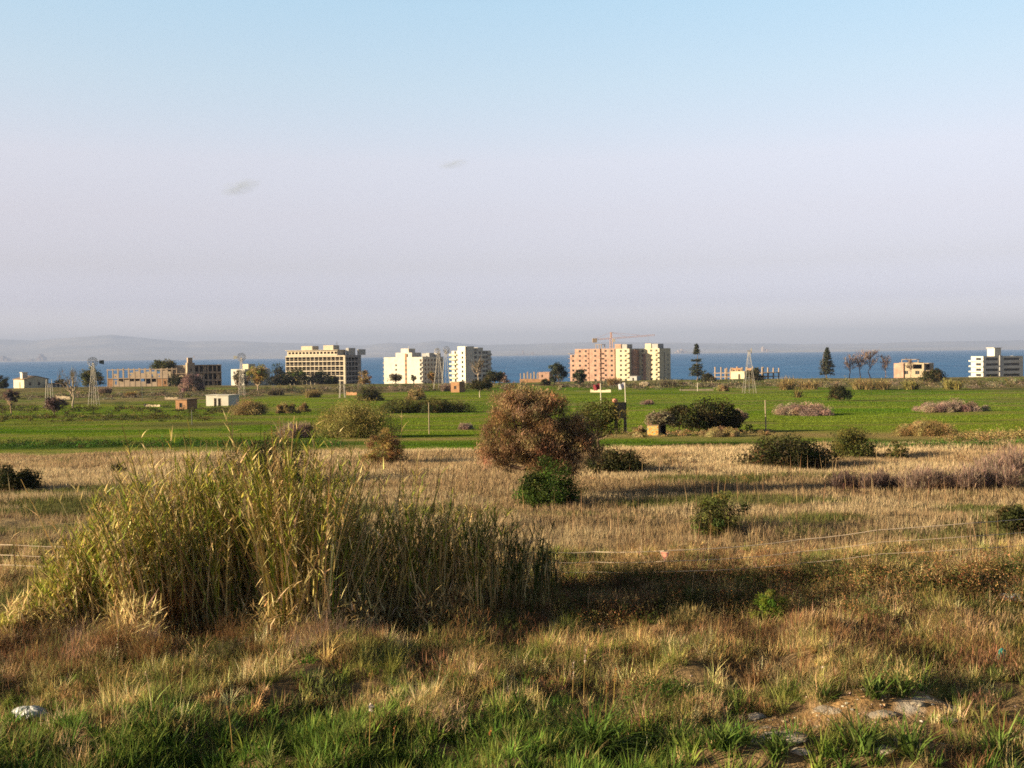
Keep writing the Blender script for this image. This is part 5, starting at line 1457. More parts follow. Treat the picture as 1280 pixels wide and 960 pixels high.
def frame_ruin():
    """Roofless two storey concrete frame."""
    loc, rz, W, D, H = fit(138.5, 209.5, 213, 580, 461.5, 28)
    D = 12
    root = thing('concrete_ruin', 'low roofless concrete frame ruin with orange infill walls', 'building', loc, rz)
    x0 = -W; r = np.random.default_rng(3); nb = 11; bw = W / nb; h1 = H * .52
    mb = MB()
    for b in range(nb + 1):
        for y in (0, 5.5, 11):
            if r.uniform() < .9: mb.box((x0 + b * bw - .22, y, 0), (x0 + b * bw + .22, y + .44, H + r.uniform(-.1, .7)))
    mb.build('columns', M['concrete'], root)
    mb = MB(); mb.box((x0 - .3, -.3, h1 - .3), (.3, 11.6, h1)); mb.build('floor_slab', M['concrete'], root)
    mb = MB()
    for b in range(nb):
        if b not in (3, 8): mb.box((x0 + b * bw - .3, -.15, H - .5), (x0 + b * bw + bw + .3 - .61, .5, H - .05))
        mb.box((x0 + b * bw - .3, 10.9, H - .5), (x0 + b * bw + bw - .31, 11.5, H - .05))
    mb.build('roof_beams', M['concrete'], root)
    for b in range(nb):
        if b in (0, 1, 9, 10, 4) or r.uniform() < .6:
            q = MB(); hh = h1 - .31 if b in (0, 9, 10) else h1 * r.uniform(.4, .9)
            ops = [(bw * .3, bw * .6, h1 * .35, h1 * .7)] if b in (1, 10) else []
            panel(q, (x0 + b * bw + .23, .1, 0), X_, Y_, bw - .46, hh, ops, .25); q.build('infill_wall', M['oldbrick'] if b in (0, 10, 9) else M['concrete'], root)
        if r.uniform() < .85:
            q = MB(); panel(q, (x0 + b * bw + .23, .1, h1 + .002), X_, Y_, bw - .46, (H - h1) * r.uniform(.3, .85), [(bw * .3, bw * .55, .5, 1.3)] if b % 2 else [], .25); q.build('infill_wall', M['concrete'], root)
        if b % 3 != 1:
            q = MB(); panel(q, (x0 + b * bw + .23, 11.05, .0), X_, Y_, bw - .46, h1 - .31, [(bw * .3, bw * .6, .9, 2.1)], .25); q.build('back_wall', M['concrete'], root)
        if b in (2, 3, 5, 6, 9):
            q = MB(); panel(q, (x0 + b * bw + .23, 11.05, h1 + .002), X_, Y_, bw - .46, (H - h1) * r.uniform(.55, .82), [(bw * .2, bw * .5, .8, 2.0)], .25); q.build('back_wall', M['stone'], root)
        if r.uniform() < .5:
            q = MB(); panel(q, (x0 + b * bw + .23, 5.6, 0), X_, Y_, bw - .46, h1 - .32, [(bw * .25, bw * .55, 0, 2)], .25); q.build('inner_wall', M['stone'], root)


def storey_ruin():
    loc, rz, W, D, H = fit(236, 277, 280, 600, 456, -2)
    root = thing('concrete_ruin', 'three storey concrete ruin with dark open bays and a stair tower on its left', 'building', gxy(277, 600) - np.array([0, 0, 1.0]), .40)
    H += .4; x0 = -W; st = 3; p = H / st; D = 14; nb = 6; bw = W * .78 / nb; xs = x0 + W * .22
    mb = MB(); ops = [(b * bw + .35, b * bw + bw - .35, k * p + .6, k * p + p - .5) for b in range(nb) for k in range(st)]
    shell(mb, xs, 0, 0, D, H, front=ops, storeys=st); mb.build('wall', M['concrete'], root)
    q = MB()
    for k in range(st): q.box((xs - .2, -1.2, (k + 1) * p - .25), (.3, -.003, (k + 1) * p))
    q.build('balcony_slabs', M['concrete'], root)
    for b in range(nb):
        for k in range(st):
            if (b * 3 + k) % 4 == 0:
                w = MB(); w.box((xs + b * bw + .5, .31, k * p + .61), (xs + b * bw + bw * .6, .5, k * p + p - .8)); w.build('infill_wall', M['cream'] if b < 2 else M['concrete'], root)
    q = MB(); shell(q, x0, xs - .02, -1.0, 8, H + 1.3, storeys=3, front=[(W * .09, W * .13, k * p + 1, k * p + 2.4) for k in range(3)]); q.box((x0 + .5, 0, H + 1.31), (x0 + W * .16, 6, H + 4.2)); q.bar((x0 + 4, 1, H + 4.2), (x0 + 4, 1, H + 5.4), .15); q.build('stair_tower', M['concrete'], root)
    # long wing behind at the left
    loc, rz, W2, D2, H2 = fit(210, 236, 240, 607, 456.5, 30)
    q = thing('concrete_ruin', 'pale open sided wing behind the dark trees, left of the stair tower ruin', 'building', loc, rz)
    mb = MB(); ops = [(u, u + 2.0, z, z + 1.6) for u in np.arange(1.0, W2 - 2, 3.0) for z in (.8, 4.2, 7.4)]
    shell(mb, -W2, 0, 0, 9, H2, front=ops, storeys=3); mb.build('wall', M['stone'], q)
    k = MB(); k.box((-W2 - .5, -.9, H2 * .62), (.4, -.003, H2 * .62 + .3)); k.build('floor_slab', M['concrete'], q)


def farmhouse():
    # gable end towards the viewer, bright side wall to the left
    d = 565; s = F / d
    C = gxy(30, d); z = C[2] - .3
    root = thing('farmhouse', 'low cream farmhouse with a shallow gable and a small white roof tower at far left', 'house', (C[0], C[1], z), R(46))
    W = 28 / s / math.cos(R(22)); D = 14 / s / math.sin(R(22)) * .9; h = (481.5 - 470) / s; rid = h + 5.0 / s * .75
    fo = [(W * .20, W * .29, h * .32, h * .68), (W * .56, W * .66, h * .32, h * .68)]
    so = [(D * .55, D * .64, h * .0 + .3, h * .7)]
    mb = MB(); panel(mb, (0, 0, 0), X_, Y_, W, h, fo, .3); panel(mb, (0, D - .302, 0), -Y_, X_, D - .604, h, so, .3); panel(mb, (W, .302, 0), Y_, -X_, D - .604, h, [], .3); panel(mb, (W, D, 0), -X_, -Y_, W, h, [], .3)
    for y, yy in ((0, .3), (D - .3, D)):
        mb.add([(0, y, h), (W, y, h), (W * .5, y, rid), (W * .5, y, rid), (0, yy, h), (W, yy, h), (W * .5, yy, rid), (W * .5, yy, rid)], [(0, 1, 2, 3), (5, 4, 7, 6), (0, 4, 5, 1), (1, 5, 6, 2), (4, 0, 3, 7)])
    mb.build('wall', M['cream'], root)
    rf = MB(); e = .5
    for sx in (0, 1):
        a = (-e if sx == 0 else W + e); zz = h - e * (rid - h) / (W / 2)
        rf.add([(a, -.4, zz + .02), (W / 2, -.4, rid + .03), (W / 2, D + .4, rid + .03), (a, D + .4, zz + .02), (a, -.4, zz + .24), (W / 2, -.4, rid + .25), (W / 2, D + .4, rid + .25), (a, D + .4, zz + .24)],
               [(0, 1, 2, 3), (4, 7, 6, 5), (0, 4, 5, 1), (3, 2, 6, 7), (0, 3, 7, 4)])
    rf.build('roof', M['roof'], root)
    windows(root, fo, 'front', W, D, 0, M['frame']); windows(root, so, 'left', W, D, -.302, M['frame'], name='door')
    t = MB(); t.box((.6, D * .25, h), (3.4, D * .25 + 3, h + 3.6)); t.box((.3, D * .25 - .3, h + 3.601), (3.7, D * .25 + 3.3, h + 3.9)); t.build('roof_tower', M['white'], root)
    # low outbuildings with white posts
    C = gxy(64, 570); q = thing('outbuilding', 'low dark shed with white posts right of the farmhouse', 'shed', C - np.array([0, 0, .2]), 0)
    a = MB(); a.box((-2.2, 2, 0), (5.2, 6, 2.4)); a.build('wall', M['greywhite'], q)
    a = MB(); a.box((-2.6, -.4, 2.41), (5.6, 6.4, 2.7)); a.build('roof', M['roof'], q)
    for k in range(4):
        b = MB(); b.box((-2 + k * 2.2, 0, 0), (-1.6 + k * 2.2, .4, 2.405)); b.build('post', M['white'], q)


def far_house():
    loc, rz, W, D, H = fit(289.5, 306, 338, 585, 461.5, 40)
    root = thing('apartment_house', 'two storey cream house half hidden by the yellow green tree', 'house', loc, rz)
    zs = [H - 2.6, H - 5.9]; fo = grid_ops([W * .25, W * .7], zs, 1.4, 1.3); so = grid_ops(np.linspace(3, D - 3, 5), zs, 1.5, 1.5)
    mb = MB(); shell(mb, -W, 0, 0, D, H, front=fo, right=so, storeys=3); mb.build('wall', M['white'], root)
    windows(root, fo, 'front', W, D, 0, M['frame'], x0=-W); windows(root, so, 'right', W, D, .302, M['frame'], x0=-W)
    q = MB(); q.box((-W * .5, 4, H), (-.6, 10, H + 2.8)); q.build('roof_box', M['cream'], root)
    for k in range(3):
        b = MB(); z = H - 3.3 * (k + 1) + .2; b.box((.003, D - 4, z), (1.4, D - .2, z + .2)); b.box((1.3, D - 4, z + .201), (1.4, D - .2, z + 1)); b.build('balcony', M['white'], root)


def bungalow():
    P = gpt(285, 507.5); s = F / P[1]; d = P[1]
    loc, rz, W, D, H = fit(255.5, 285, 298.5, d, 494.5, 28, sink=.15)
    D = min(D, 7)
    root = thing('bungalow', 'small white flat roofed bungalow with two dark doorways in the green field', 'house', loc, rz)
    a = W * .52
    mb = MB(); o1 = [(a * .62, a * .86, 0, H * .74)]; o2 = [((W - a) * .12, (W - a) * .38, 0, H * .74)]
    shell(mb, -W, -W + a, 1.2, D, H, front=o1, storeys=1); shell(mb, -W + a + .01, 0, 0, D, H - .05, front=o2, storeys=1)
    mb.build('wall', M['white'], root)
    q = MB(); q.box((-W - .15, 1.0, H + .002), (-W + a, D + .1, H + .14)); q.box((-W + a + .005, -.2, H + .002 - .05), (.2, D + .1, H + .09)); q.build('roof', M['white'], root)
    for (o, off, y) in ((o1[0], -W, 1.2), (o2[0], -W + a + .01, 0)):
        dd = MB(); dd.box((off + o[0] + .01, y + .2, .02), (off + o[1] - .01, y + .25, o[3] - .02)); dd.build('door', M['dark'], root)
    P = gpt(233, 511.5)
    loc, rz, W, D, H = fit(219.5, 233, 245.5, P[1], 500, 40, sink=.15)
    root = thing('shed', 'small orange block shed with a dark flat roof left of the white bungalow', 'shed', loc, rz)
    fo = [(W * .34, W * .60, H * .22, H * .68)]
    mb = MB(); shell(mb, -W, 0, 0, D, H, front=fo, storeys=1); mb.build('wall', M['oldbrick'], root)
    q = MB(); q.box((-W - .25, -.25, H + .002), (.25, D + .25, H + .2)); q.build('roof', M['roof'], root)
    windows(root, fo, 'front', W, D, 0, M['dark'], x0=-W)
    q = MB(); q.bar((-W * .55, .6, H + .2), (-W * .55, .6, H + 1.3), .12); q.build('chimney', M['dark'], root)
    P = gpt(574, 490.5)
    loc, rz, W, D, H = fit(563.5, 574, 581, P[1], 478, 35, sink=.15)
    root = thing('shed', 'small square brick hut with one window below the white tower', 'shed', loc, rz)
    fo = [(W * .38, W * .66, H * .35, H * .66)]
    mb = MB(); shell(mb, -W, 0, 0, D, H, front=fo, storeys=1); mb.build('wall', M['oldbrick'], root)
    q = MB(); q.box((-W - .1, -.1, H + .002), (.1, D + .1, H + .2)); q.build('roof', M['concrete'], root)
    windows(root, fo, 'front', W, D, 0, M['dark'], x0=-W)
    loc, rz, W, D, H = fit(914, 930.5, 934, 548, 464.7, 22, sink=.8)
    D = 6
    root = thing('hut', 'cream flat roofed hut with a brown door behind the right windmill', 'house', loc, rz)
    fo = [(W * .55, W * .70, .8, H * .72)]
    mb = MB(); shell(mb, -W, 0, 0, D, H, front=fo, storeys=1); mb.build('wall', M['cream'], root)
    q = MB(); q.box((-W + fo[0][0] + .01, .2, fo[0][2] + .01), (-W + fo[0][1] - .01, .26, fo[0][3] - .01)); q.build('door', M['dark'], root)
    q = MB(); q.box((-W - .15, -.15, H + .002), (.15, D + .15, H + .2)); q.build('roof', M['cream'], root)
    loc, rz, W, D, H = fit(787, 796, 801, 575, 470.5, 25, sink=.5)
    root = thing('shed', 'small grey blue shed at the foot of the cream blocks', 'shed', loc, rz)
    mb = MB(); shell(mb, -W, 0, 0, 5, H, storeys=1, front=[(W * .4, W * .6, 0, 2)]); mb.build('wall', M['greywhite'], root)
    q = MB(); q.box((-W - .2, -.2, H + .002), (.2, 5.2, H + .15)); q.build('roof', M['greywhite'], root)


def column_sites():
    r = np.random.default_rng(8)
    d = 610
    loc, rz, W, D, H = fit(893.5, 953, 976, d, 466.5, 26)
    D = min(D, 24)
    root = thing('building_site', 'concrete frame building site with rows of bare columns on its slab, right of the conifer', 'building', loc, rz)
    x0 = -W; sl = MB(); sl.box((x0 - .4, -.4, H - .35), (.4, D + .4, H)); sl.box((x0 - .4, -.4, H * .45), (.4, D + .4, H * .45 + .3)); sl.build('floor_slab', M['concrete'], root)
    for i, x in enumerate(np.linspace(x0 + .3, -.3, 10)):
        for j, y in enumerate(np.linspace(.3, D - .3, 4)):
            if r.uniform() < .12: continue
            c = MB(); c.box((x - .28, y - .28, 0), (x + .28, y + .28, H * .45 - .003)); c.box((x - .28, y - .28, H * .45 + .303), (x + .28, y + .28, H - .353)); c.box((x - .3, y - .3, H + .003), (x + .3, y + .3, H + r.uniform(2.2, 3.6)))
            c.build('column', M['concrete'], root)
    w = MB(); panel(w, (x0 + W * .35, 2.0, H + .004), X_, Y_, W * .18, 2.8, [], .3); panel(w, (x0 + W * .58, 6.0, H + .004), X_, Y_, W * .1, 2.6, [], .3); w.build('infill_wall', M['oldbrick'], root)
    loc, rz, W, D, H = fit(649.5, 687, 692, 585, 474, 16, sink=.3)
    D = 9
    root = thing('building_site', 'low building site with rusty columns and an orange brick room by the sea', 'building', loc, rz)
    x0 = -W; sl = MB(); sl.box((x0, 0, 0), (0, D, H)); sl.build('floor_slab', M['oldbrick'], root)
    for x in np.linspace(x0 + .4, -W * .42, 6):
        for y in (.4, D - .5):
            c = MB(); c.box((x - .2, y - .2, H + .003), (x + .2, y + .2, H + r.uniform(2.8, 4.2))); c.build('column', M['concrete'], root)
    q = MB(); shell(q, -W * .37, -.2, .3, D - .3, 3.9, z0=H + .003, storeys=1, front=[(W * .1, W * .14, 1, 2.4)]); q.build('wall', M['brick'], root)


def brick_house():
    loc, rz, W, D, H = fit(1120, 1155, 1169, 600, 454, 20)
    D = min(D, 16)
    root = thing('brick_house', 'unfinished two storey orange brick house with flat concrete roofs behind bare trees', 'house', loc, rz)
    x0 = -W
    mb = MB(); fo = [(W * .06, W * .16, H * .3, H * .52), (W * .20, W * .32, H * .3, H * .52)]
    shell(mb, x0, x0 + W * .33, -.8, D, H, storeys=2, front=[]); mb.build('wall', M['brick'], root)
    fo = [(W * .03, W * .14, H * .30, H * .52), (W * .38, W * .52, H * .30, H * .52), (W * .30, W * .6, H * .64, H * .92)]
    mb = MB(); shell(mb, x0 + W * .33 + .01, 0, 0, D, H * .985, storeys=2, front=fo, right=[(D * .2, D * .6, H * .6, H * .9), (D * .2, D * .5, H * .2, H * .45)]); mb.build('wall', M['stone'], root)
    windows(root, fo[:2], 'front', W, D, 0, M['frame'], x0=x0 + W * .33 + .01)
    q = MB(); q.box((x0 + W * .15, 1, H + .003), (x0 + W * .8, 9, H + .35)); q.build('roof_slab', M['concrete'], root)
    for x in (.2, .45, .75):
        c = MB(); c.box((x0 + W * x, 2, H + .353), (x0 + W * x + .4, 2.4, H + 1.9)); c.build('column', M['concrete'], root)
    q = MB(); q.box((x0 + W * .22, 1.5, H + 1.903), (x0 + W * .72, 8, H + 2.2)); q.build('roof_canopy', M['concrete'], root)
    q = MB(); q.box((.003, 1, H * .5), (2.8, D * .8, H * .55)); q.box((.003, 1, H - .4), (2.4, D * .6, H - .1)); q.build('balcony', M['concrete'], root)


def distant_shore():
    d = 21000; s = F / d
    for (px, w, h, lab) in ((4, 10, 6, 'hazy white buildings across the bay at the left edge'), (42, 22, 8, 'hazy pink white town across the bay above the farmhouse'), (655, 26, 6, 'hazy pale town across the bay left of the brick block'), (852, 16, 5, 'hazy pale buildings across the bay right of the cream blocks'), (958, 8, 6, 'hazy pale tower block across the bay right of the right windmill')):
        r = np.random.default_rng(px); P = at_depth(px, 445, d); P[2] = 12
        root = thing('distant_town', lab, 'town', P)
        n = 3 if w < 12 else 7
        for k in range(n):
            x = (r.uniform(-.5, .5) * w if n > 3 else (k - 1) * w * .3) / s; ww = r.uniform(1.5, 3.4) / s; hh = h / s * (r.uniform(.25, .7) if k else 1.0)
            q = MB(); q.box((x - ww / 2, r.uniform(0, 60), 0), (x + ww / 2, 200, hh)); q.box((x - ww * .2, 70, hh + .5), (x + ww * .2, 150, hh * 1.12 + .5)); q.build('building', M['concrete'], root)


def build_buildings():
    hotel(); white_block(); white_tower(); brick_block(); cream_blocks(); right_block(); frame_ruin(); storey_ruin(); farmhouse(); far_house(); bungalow(); column_sites(); brick_house(); distant_shore()
# ------------------------------------------------------------------ windmills, crane, fence and other things
def windmill(px, pyb, pyt, label, wheel=10.0, facing=0.0, vane=1, d=None, wide=1.0, group='steel windmill pumps'):
    P = gpt(px, pyb) if d is None else gxy(px, d)
    s = F / P[1]; H = at_depth(px, pyt, P[1])[2] - P[2]
    root = thing('windmill', label, 'windmill', P, 0, group)
    b = 1.25 * wide; t = .22; th = .055
    for sx in (-1, 1):
        for sy in (-1, 1):
            q = MB(); q.bar((sx * b, sy * b, -.2), (sx * t, sy * t, H - .3), th); q.build('leg', M['steel'], root)
    q = MB(); n = 6
    for k in range(n):
        f0 = k / n; f1 = (k + 1) / n; w0 = b + (t - b) * f0; w1 = b + (t - b) * f1; z0 = f0 * (H - .3); z1 = f1 * (H - .3)
        for a, c in (((-1, -1), (1, -1)), ((1, -1), (1, 1)), ((1, 1), (-1, 1)), ((-1, 1), (-1, -1))):
            q.bar((a[0] * w1, a[1] * w1, z1), (c[0] * w1, c[1] * w1, z1), .024); q.bar((a[0] * w0, a[1] * w0, z0), (c[0] * w1, c[1] * w1, z1), .018)
    q.build('bracing', M['steel'], root)
    q = MB(); q.bar((0, 0, .0), (0, 0, H), .05); q.build('pump_rod', M['steel'], root)
    q = MB(); q.box((-.55, -.55, H * .30), (.55, .55, H * .30 + .06)); q.build('platform', M['steel'], root)
    rad = wheel / 2 / s; fx = math.sin(facing); fy = -math.cos(facing)
    C = np.array([fx * .7, fy * .7, H]); U = np.array([fy, -fx, 0]) * -1; Zv = np.array([0, 0, 1.0]); Nn = np.array([fx, fy, 0])
    q = MB()
    for k in range(16):
        a0 = 2 * math.pi * k / 16; a1 = a0 + 2 * math.pi / 16 * .42
        def pt(a, r_, off): return C + (U * math.cos(a) + Zv * math.sin(a)) * r_ + Nn * off
        for off in (0,):
            V = [pt(a0, rad * .35, .0), pt(a0, rad, .0), pt(a1, rad, .14), pt((a0 + a1) / 2, rad * .35, .07)]
            V2 = [v + Nn * .03 for v in V]
            q.add(V + V2, [(0, 1, 2, 3), (7, 6, 5, 4), (0, 4, 5, 1), (1, 5, 6, 2), (2, 6, 7, 3), (3, 7, 4, 0)])
    an = np.linspace(0, 2 * math.pi, 17)
    for rr in (.5, .97):
        q.tube([C + (U * math.cos(a) + Zv * math.sin(a)) * rad * rr - Nn * .02 for a in an], .03, 4)
    for k in range(8):
        a = 2 * math.pi * k / 8; q.bar(C, C + (U * math.cos(a) + Zv * math.sin(a)) * rad, .03)
    q.build('wheel', M['steel'], root)
    q = MB(); q.bar(C, C - Nn * 1.3, .14); q.build('gearbox', M['steel'], root)
    if vane:
        q = MB(); e = C - Nn * 1.3; sd = np.array([-1.0, .35, 0]) if vane > 0 else np.array([1.0, .35, 0]); sd /= np.linalg.norm(sd)
        q.bar(e, e + sd * rad * 1.1, .05); a = e + sd * rad * 1.1; b2 = e + sd * rad * 2.0
        V = [a + Zv * -.45, b2 + Zv * -.75, b2 + Zv * .55, a + Zv * .45]; V2 = [v + np.array([0, .05, 0]) for v in V]
        q.add(V + V2, [(0, 1, 2, 3), (7, 6, 5, 4), (0, 4, 5, 1), (1, 5, 6, 2), (2, 6, 7, 3), (3, 7, 4, 0)])
        q.build('tail_vane', M['vane'], root)


def lattice(mb, A, B, w, n, r_=.09, up=(0, 0, 1)):
    A = np.asarray(A, float); B = np.asarray(B, float); T = (B - A) / np.linalg.norm(B - A)
    S = np.cross(T, up if abs(T[2]) < .9 else (1, 0, 0)); S /= np.linalg.norm(S); U = np.cross(S, T)
    cs = [S * w + U * w, -S * w + U * w, -S * w - U * w, S * w - U * w]
    for c in cs: mb.bar(A + c, B + c, r_)
    for k in range(n):
        p = A + (B - A) * k / n; q = A + (B - A) * (k + 1) / n
        for i in range(4):
            a, b = cs[i], cs[(i + 1) % 4]
            mb.bar(p + a, q + b, r_ * .6); mb.bar(q + a, q + b, r_ * .6)


def crane():
    d = 690; P = gxy(764.5, d); s = F / d
    root = thing('tower_crane', 'orange lattice tower crane standing behind the brick block', 'crane', P)
    top = at_depth(764.5, 415.5, d)[2] - P[2]; jib = at_depth(764.5, 423.0, d)[2] - P[2]
    q = MB(); lattice(q, (0, 0, -1), (0, 0, jib), .8, 18, .12); q.build('mast', M['crane'], root)
    q = MB(); lattice(q, (0, 0, jib + .1), (0, 0, top), .45, 4, .14); q.build('cat_head', M['crane'], root)
    L = (818 - 764.5) / s; L2 = (764.5 - 742) / s
    q = MB(); lattice(q, (1.0, 0, jib), (L, -4, jib + 1.8), .42, 22, .055); q.build('jib', M['crane'], root)
    q = MB(); lattice(q, (-1.0, 0, jib), (-L2, 2, jib - .8), .42, 9, .06); q.build('counter_jib', M['crane'], root)
    q = MB(); q.box((-L2 - .3, .6, jib - 2.6), (-L2 + 2.6, 3.2, jib + .2)); q.build('counterweight', M['concrete'], root)
    q = MB(); q.box((.95, -1.3, jib - 2.4), (2.6, .6, jib - .2)); q.build('cab', M['white'], root)
    q = MB(); q.bar((0, 0, top), (L * .66, -2.6, jib + 1.9), .06); q.bar((0, 0, top), (L * .33, -1.3, jib + 1.3), .06); q.bar((0, 0, top), (-L2 * .9, 1.8, jib - .1), .06); q.build('tie_bars', M['crane'], root)
    q = MB(); xx = L * .85; q.bar((xx, -3.4, jib + 1.0), (xx, -3.4, jib - 9), .05); q.box((xx - .4, -3.7, jib - 9.8), (xx + .4, -3.1, jib - 9.0)); q.build('hook', M['vane'], root)


def fence():
    r = np.random.default_rng(2)
    # runs from behind the reeds to the right edge, coming nearer
    pts = [(-70, 722, 44), (20, 726, 45), (120, 728, 44), (250, 731, 43), (400, 733, 43), (560, 735, 43), (697, 736, 43), (742, 736, 44), (830, 735, 46), (912, 733, 49), (1000, 728, 52), (1096, 720, 53), (1215, 711, 57), (1335, 702, 60)]
    root = thing('wire_fence', 'thin pale wire fence with slender stakes running behind the reeds to the right', 'fence', gpt(830, 736))
    O = np.array(root.location); G = [gpt(x, y) for x, y, h in pts]; tops = []
    for i, ((x, y, h), g) in enumerate(zip(pts, G)):
        H = h / (F / g[1]); q = MB()
        lean = r.normal(0, .03, 2)
        t = np.array([lean[0] * H, lean[1] * H, H + .04])
        q.tube([(0, 0, -.15), t * .5, t], [.011, .010, .009], 5); q.build('post', M['stake'], root, loc=g - O)
        tops.append((g, t, H))
    for f in (.97, .69, .42):
        q = MB(); line = []
        for (g, t, H) in tops: line.append(g - O + t * f)
        line = np.array(line); k = np.linspace(0, len(line) - 1, 160); i0 = np.minimum(k.astype(int), len(line) - 2); fr = k - i0
        Pn = line[i0] * (1 - fr)[:, None] + line[i0 + 1] * fr[:, None]
        Pn[:, 2] -= .018 * 4 * fr * (1 - fr) * (1 + .6 * np.sin(i0 * 2.1))
        q.tube(Pn, .0085 if f > .9 else .0070, 4); q.build('wire', M['wire'], root)
    # triangle sign hanging on the wires
    g, t, H = tops[8]
    S = thing('warning_sign', 'small pale red triangle sign pointing down on the wire fence', 'sign', g + t * .97 + np.array([0, -.03, -.02]), R(-30))
    w = .13; hgt = .24
    def tri(mb, k, y0, y1):
        cx = np.array([0, 0, -hgt * .36]); A = [np.array(p) for p in ((-w, 0, 0), (w, 0, 0), (0, 0, -hgt))]
        A = [cx + (a - cx) * k for a in A]
        V = [a + np.array([0, y, 0]) for y in (y0, y1) for a in A]
        mb.add([V[0], V[2], V[1], V[1], V[3], V[5], V[4], V[4]], [(0, 1, 2, 3), (4, 7, 6, 5), (0, 4, 5, 1), (1, 5, 6, 2), (2, 6, 4, 0)])
    q = MB(); tri(q, 1, 0, .006); q.build('plate', M['signpale'], S)
    q = MB(); tri(q, .80, -.004, -.001); q.build('red_field', M['signred'], S)


def pole(px, pyb, pyt, label, rad=.07, mat='wood', name='pole', group='wooden poles', lean=0.0, d=None, col=None):
    P = gpt(px, pyb) if d is None else gxy(px, d)
    H = at_depth(px, pyt, P[1])[2] - P[2]
    root = thing(name, label, 'pole', P, 0, group)
    q = MB(); q.tube([(0, 0, -.3), (lean * H * .5, 0, H * .5), (lean * H, 0, H)], [rad, rad * .9, rad * .75], 7); q.build('shaft', M[mat], root, smooth=True)
    return root, P, H


def flag(px, pyb, pyt, mat, label, polelabel, w, h):
    root, P, H = pole(px, pyb, pyt, polelabel, .055, 'flagpole', 'flagpole', 'flagpoles in the field', -.02)
    q = MB(); q.box((-.09, -.09, -.05), (.09, .09, .12)); q.build('foot', M['concrete'], root)
    # cloth hanging to the left in loose folds
    n, m = 14, 8; V = []
    for j in range(m):
        for i in range(n):
            u = i / (n - 1); v = j / (m - 1)
            V.append((-.03 - u * w * (1 - .12 * v), .10 * math.sin(u * 7 + v * 1.5) * u, -v * h - .35 * u * u * h + .05 * math.sin(u * 9)))
    Q = [(j * n + i, j * n + i + 1, (j + 1) * n + i + 1, (j + 1) * n + i) for j in range(m - 1) for i in range(n - 1)]
    mb = MB(); mb.add(V, Q)
    o = mb.build('flag', M[mat], None, smooth=True, loc=P + np.array([-.02 * H, 0, H - .05])); tag(o, label, 'flag')
    mod = o.modifiers.new('cloth', 'SOLIDIFY'); mod.thickness = .012


def billboard():
    P = gpt(776, 541.5); s = F / P[1]
    root = thing('billboard', 'black board on two black legs standing in the green field beside a flagpole', 'billboard', P, R(-18))
    W = 17 / s; z0 = 19 / s; H = 19.5 / s
    q = MB(); q.box((-W * .5, 0, z0), (W * .40, .22, z0 + H)); q.box((-W * .62, -.02, z0 - .03), (W * .52, .26, z0 + .03)); q.build('board', M['black'], root)
    q = MB(); q.box((-W * .50 - .5, -.1, z0 + .15), (-W * .5 - .003, .15, z0 + H * .78)); q.build('side_box', M['black'], root)
    for x, ww in ((-W * .36, .30), (W * .30, .22)):
        q = MB(); q.box((x - ww / 2, .02, -.2), (x + ww / 2, .20, z0 - .035)); q.build('leg', M['black'], root)
    q = MB(); x = -W * .5 - .27; z = z0 + H * .42
    q.box((x - .09, -.125, z - .12), (x - .05, -.103, z + .14)); q.box((x + .05, -.125, z - .12), (x + .09, -.103, z + .14)); q.box((x - .049, -.125, z - .01), (x + .049, -.103, z + .03)); q.build('pale_mark', M['greywhite'], root)
    # red bundle on top
    b = MB(); n = 10
    th = np.linspace(0, 2 * math.pi, n, endpoint=False); ph = np.linspace(.15, math.pi - .15, 7)
    V = [(.26 * math.cos(a) * math.sin(p) * (1 + .2 * math.sin(3 * a + p)), .16 * math.sin(a) * math.sin(p), .2 * math.cos(p) + .2) for p in ph for a in th]
    b.add(V, [(i * n + j, i * n + (j + 1) % n, (i + 1) * n + (j + 1) % n, (i + 1) * n + j) for i in range(6) for j in range(n)])
    c = math.cos(R(-18)); sn = math.sin(R(-18)); lx = -W * .42
    o = b.build('red_bundle', M['signred'], None, True, loc=P + np.array([lx * c, lx * sn + .05, z0 + H * .97])); tag(o, 'red cloth bundle on top of the black board', 'bundle')


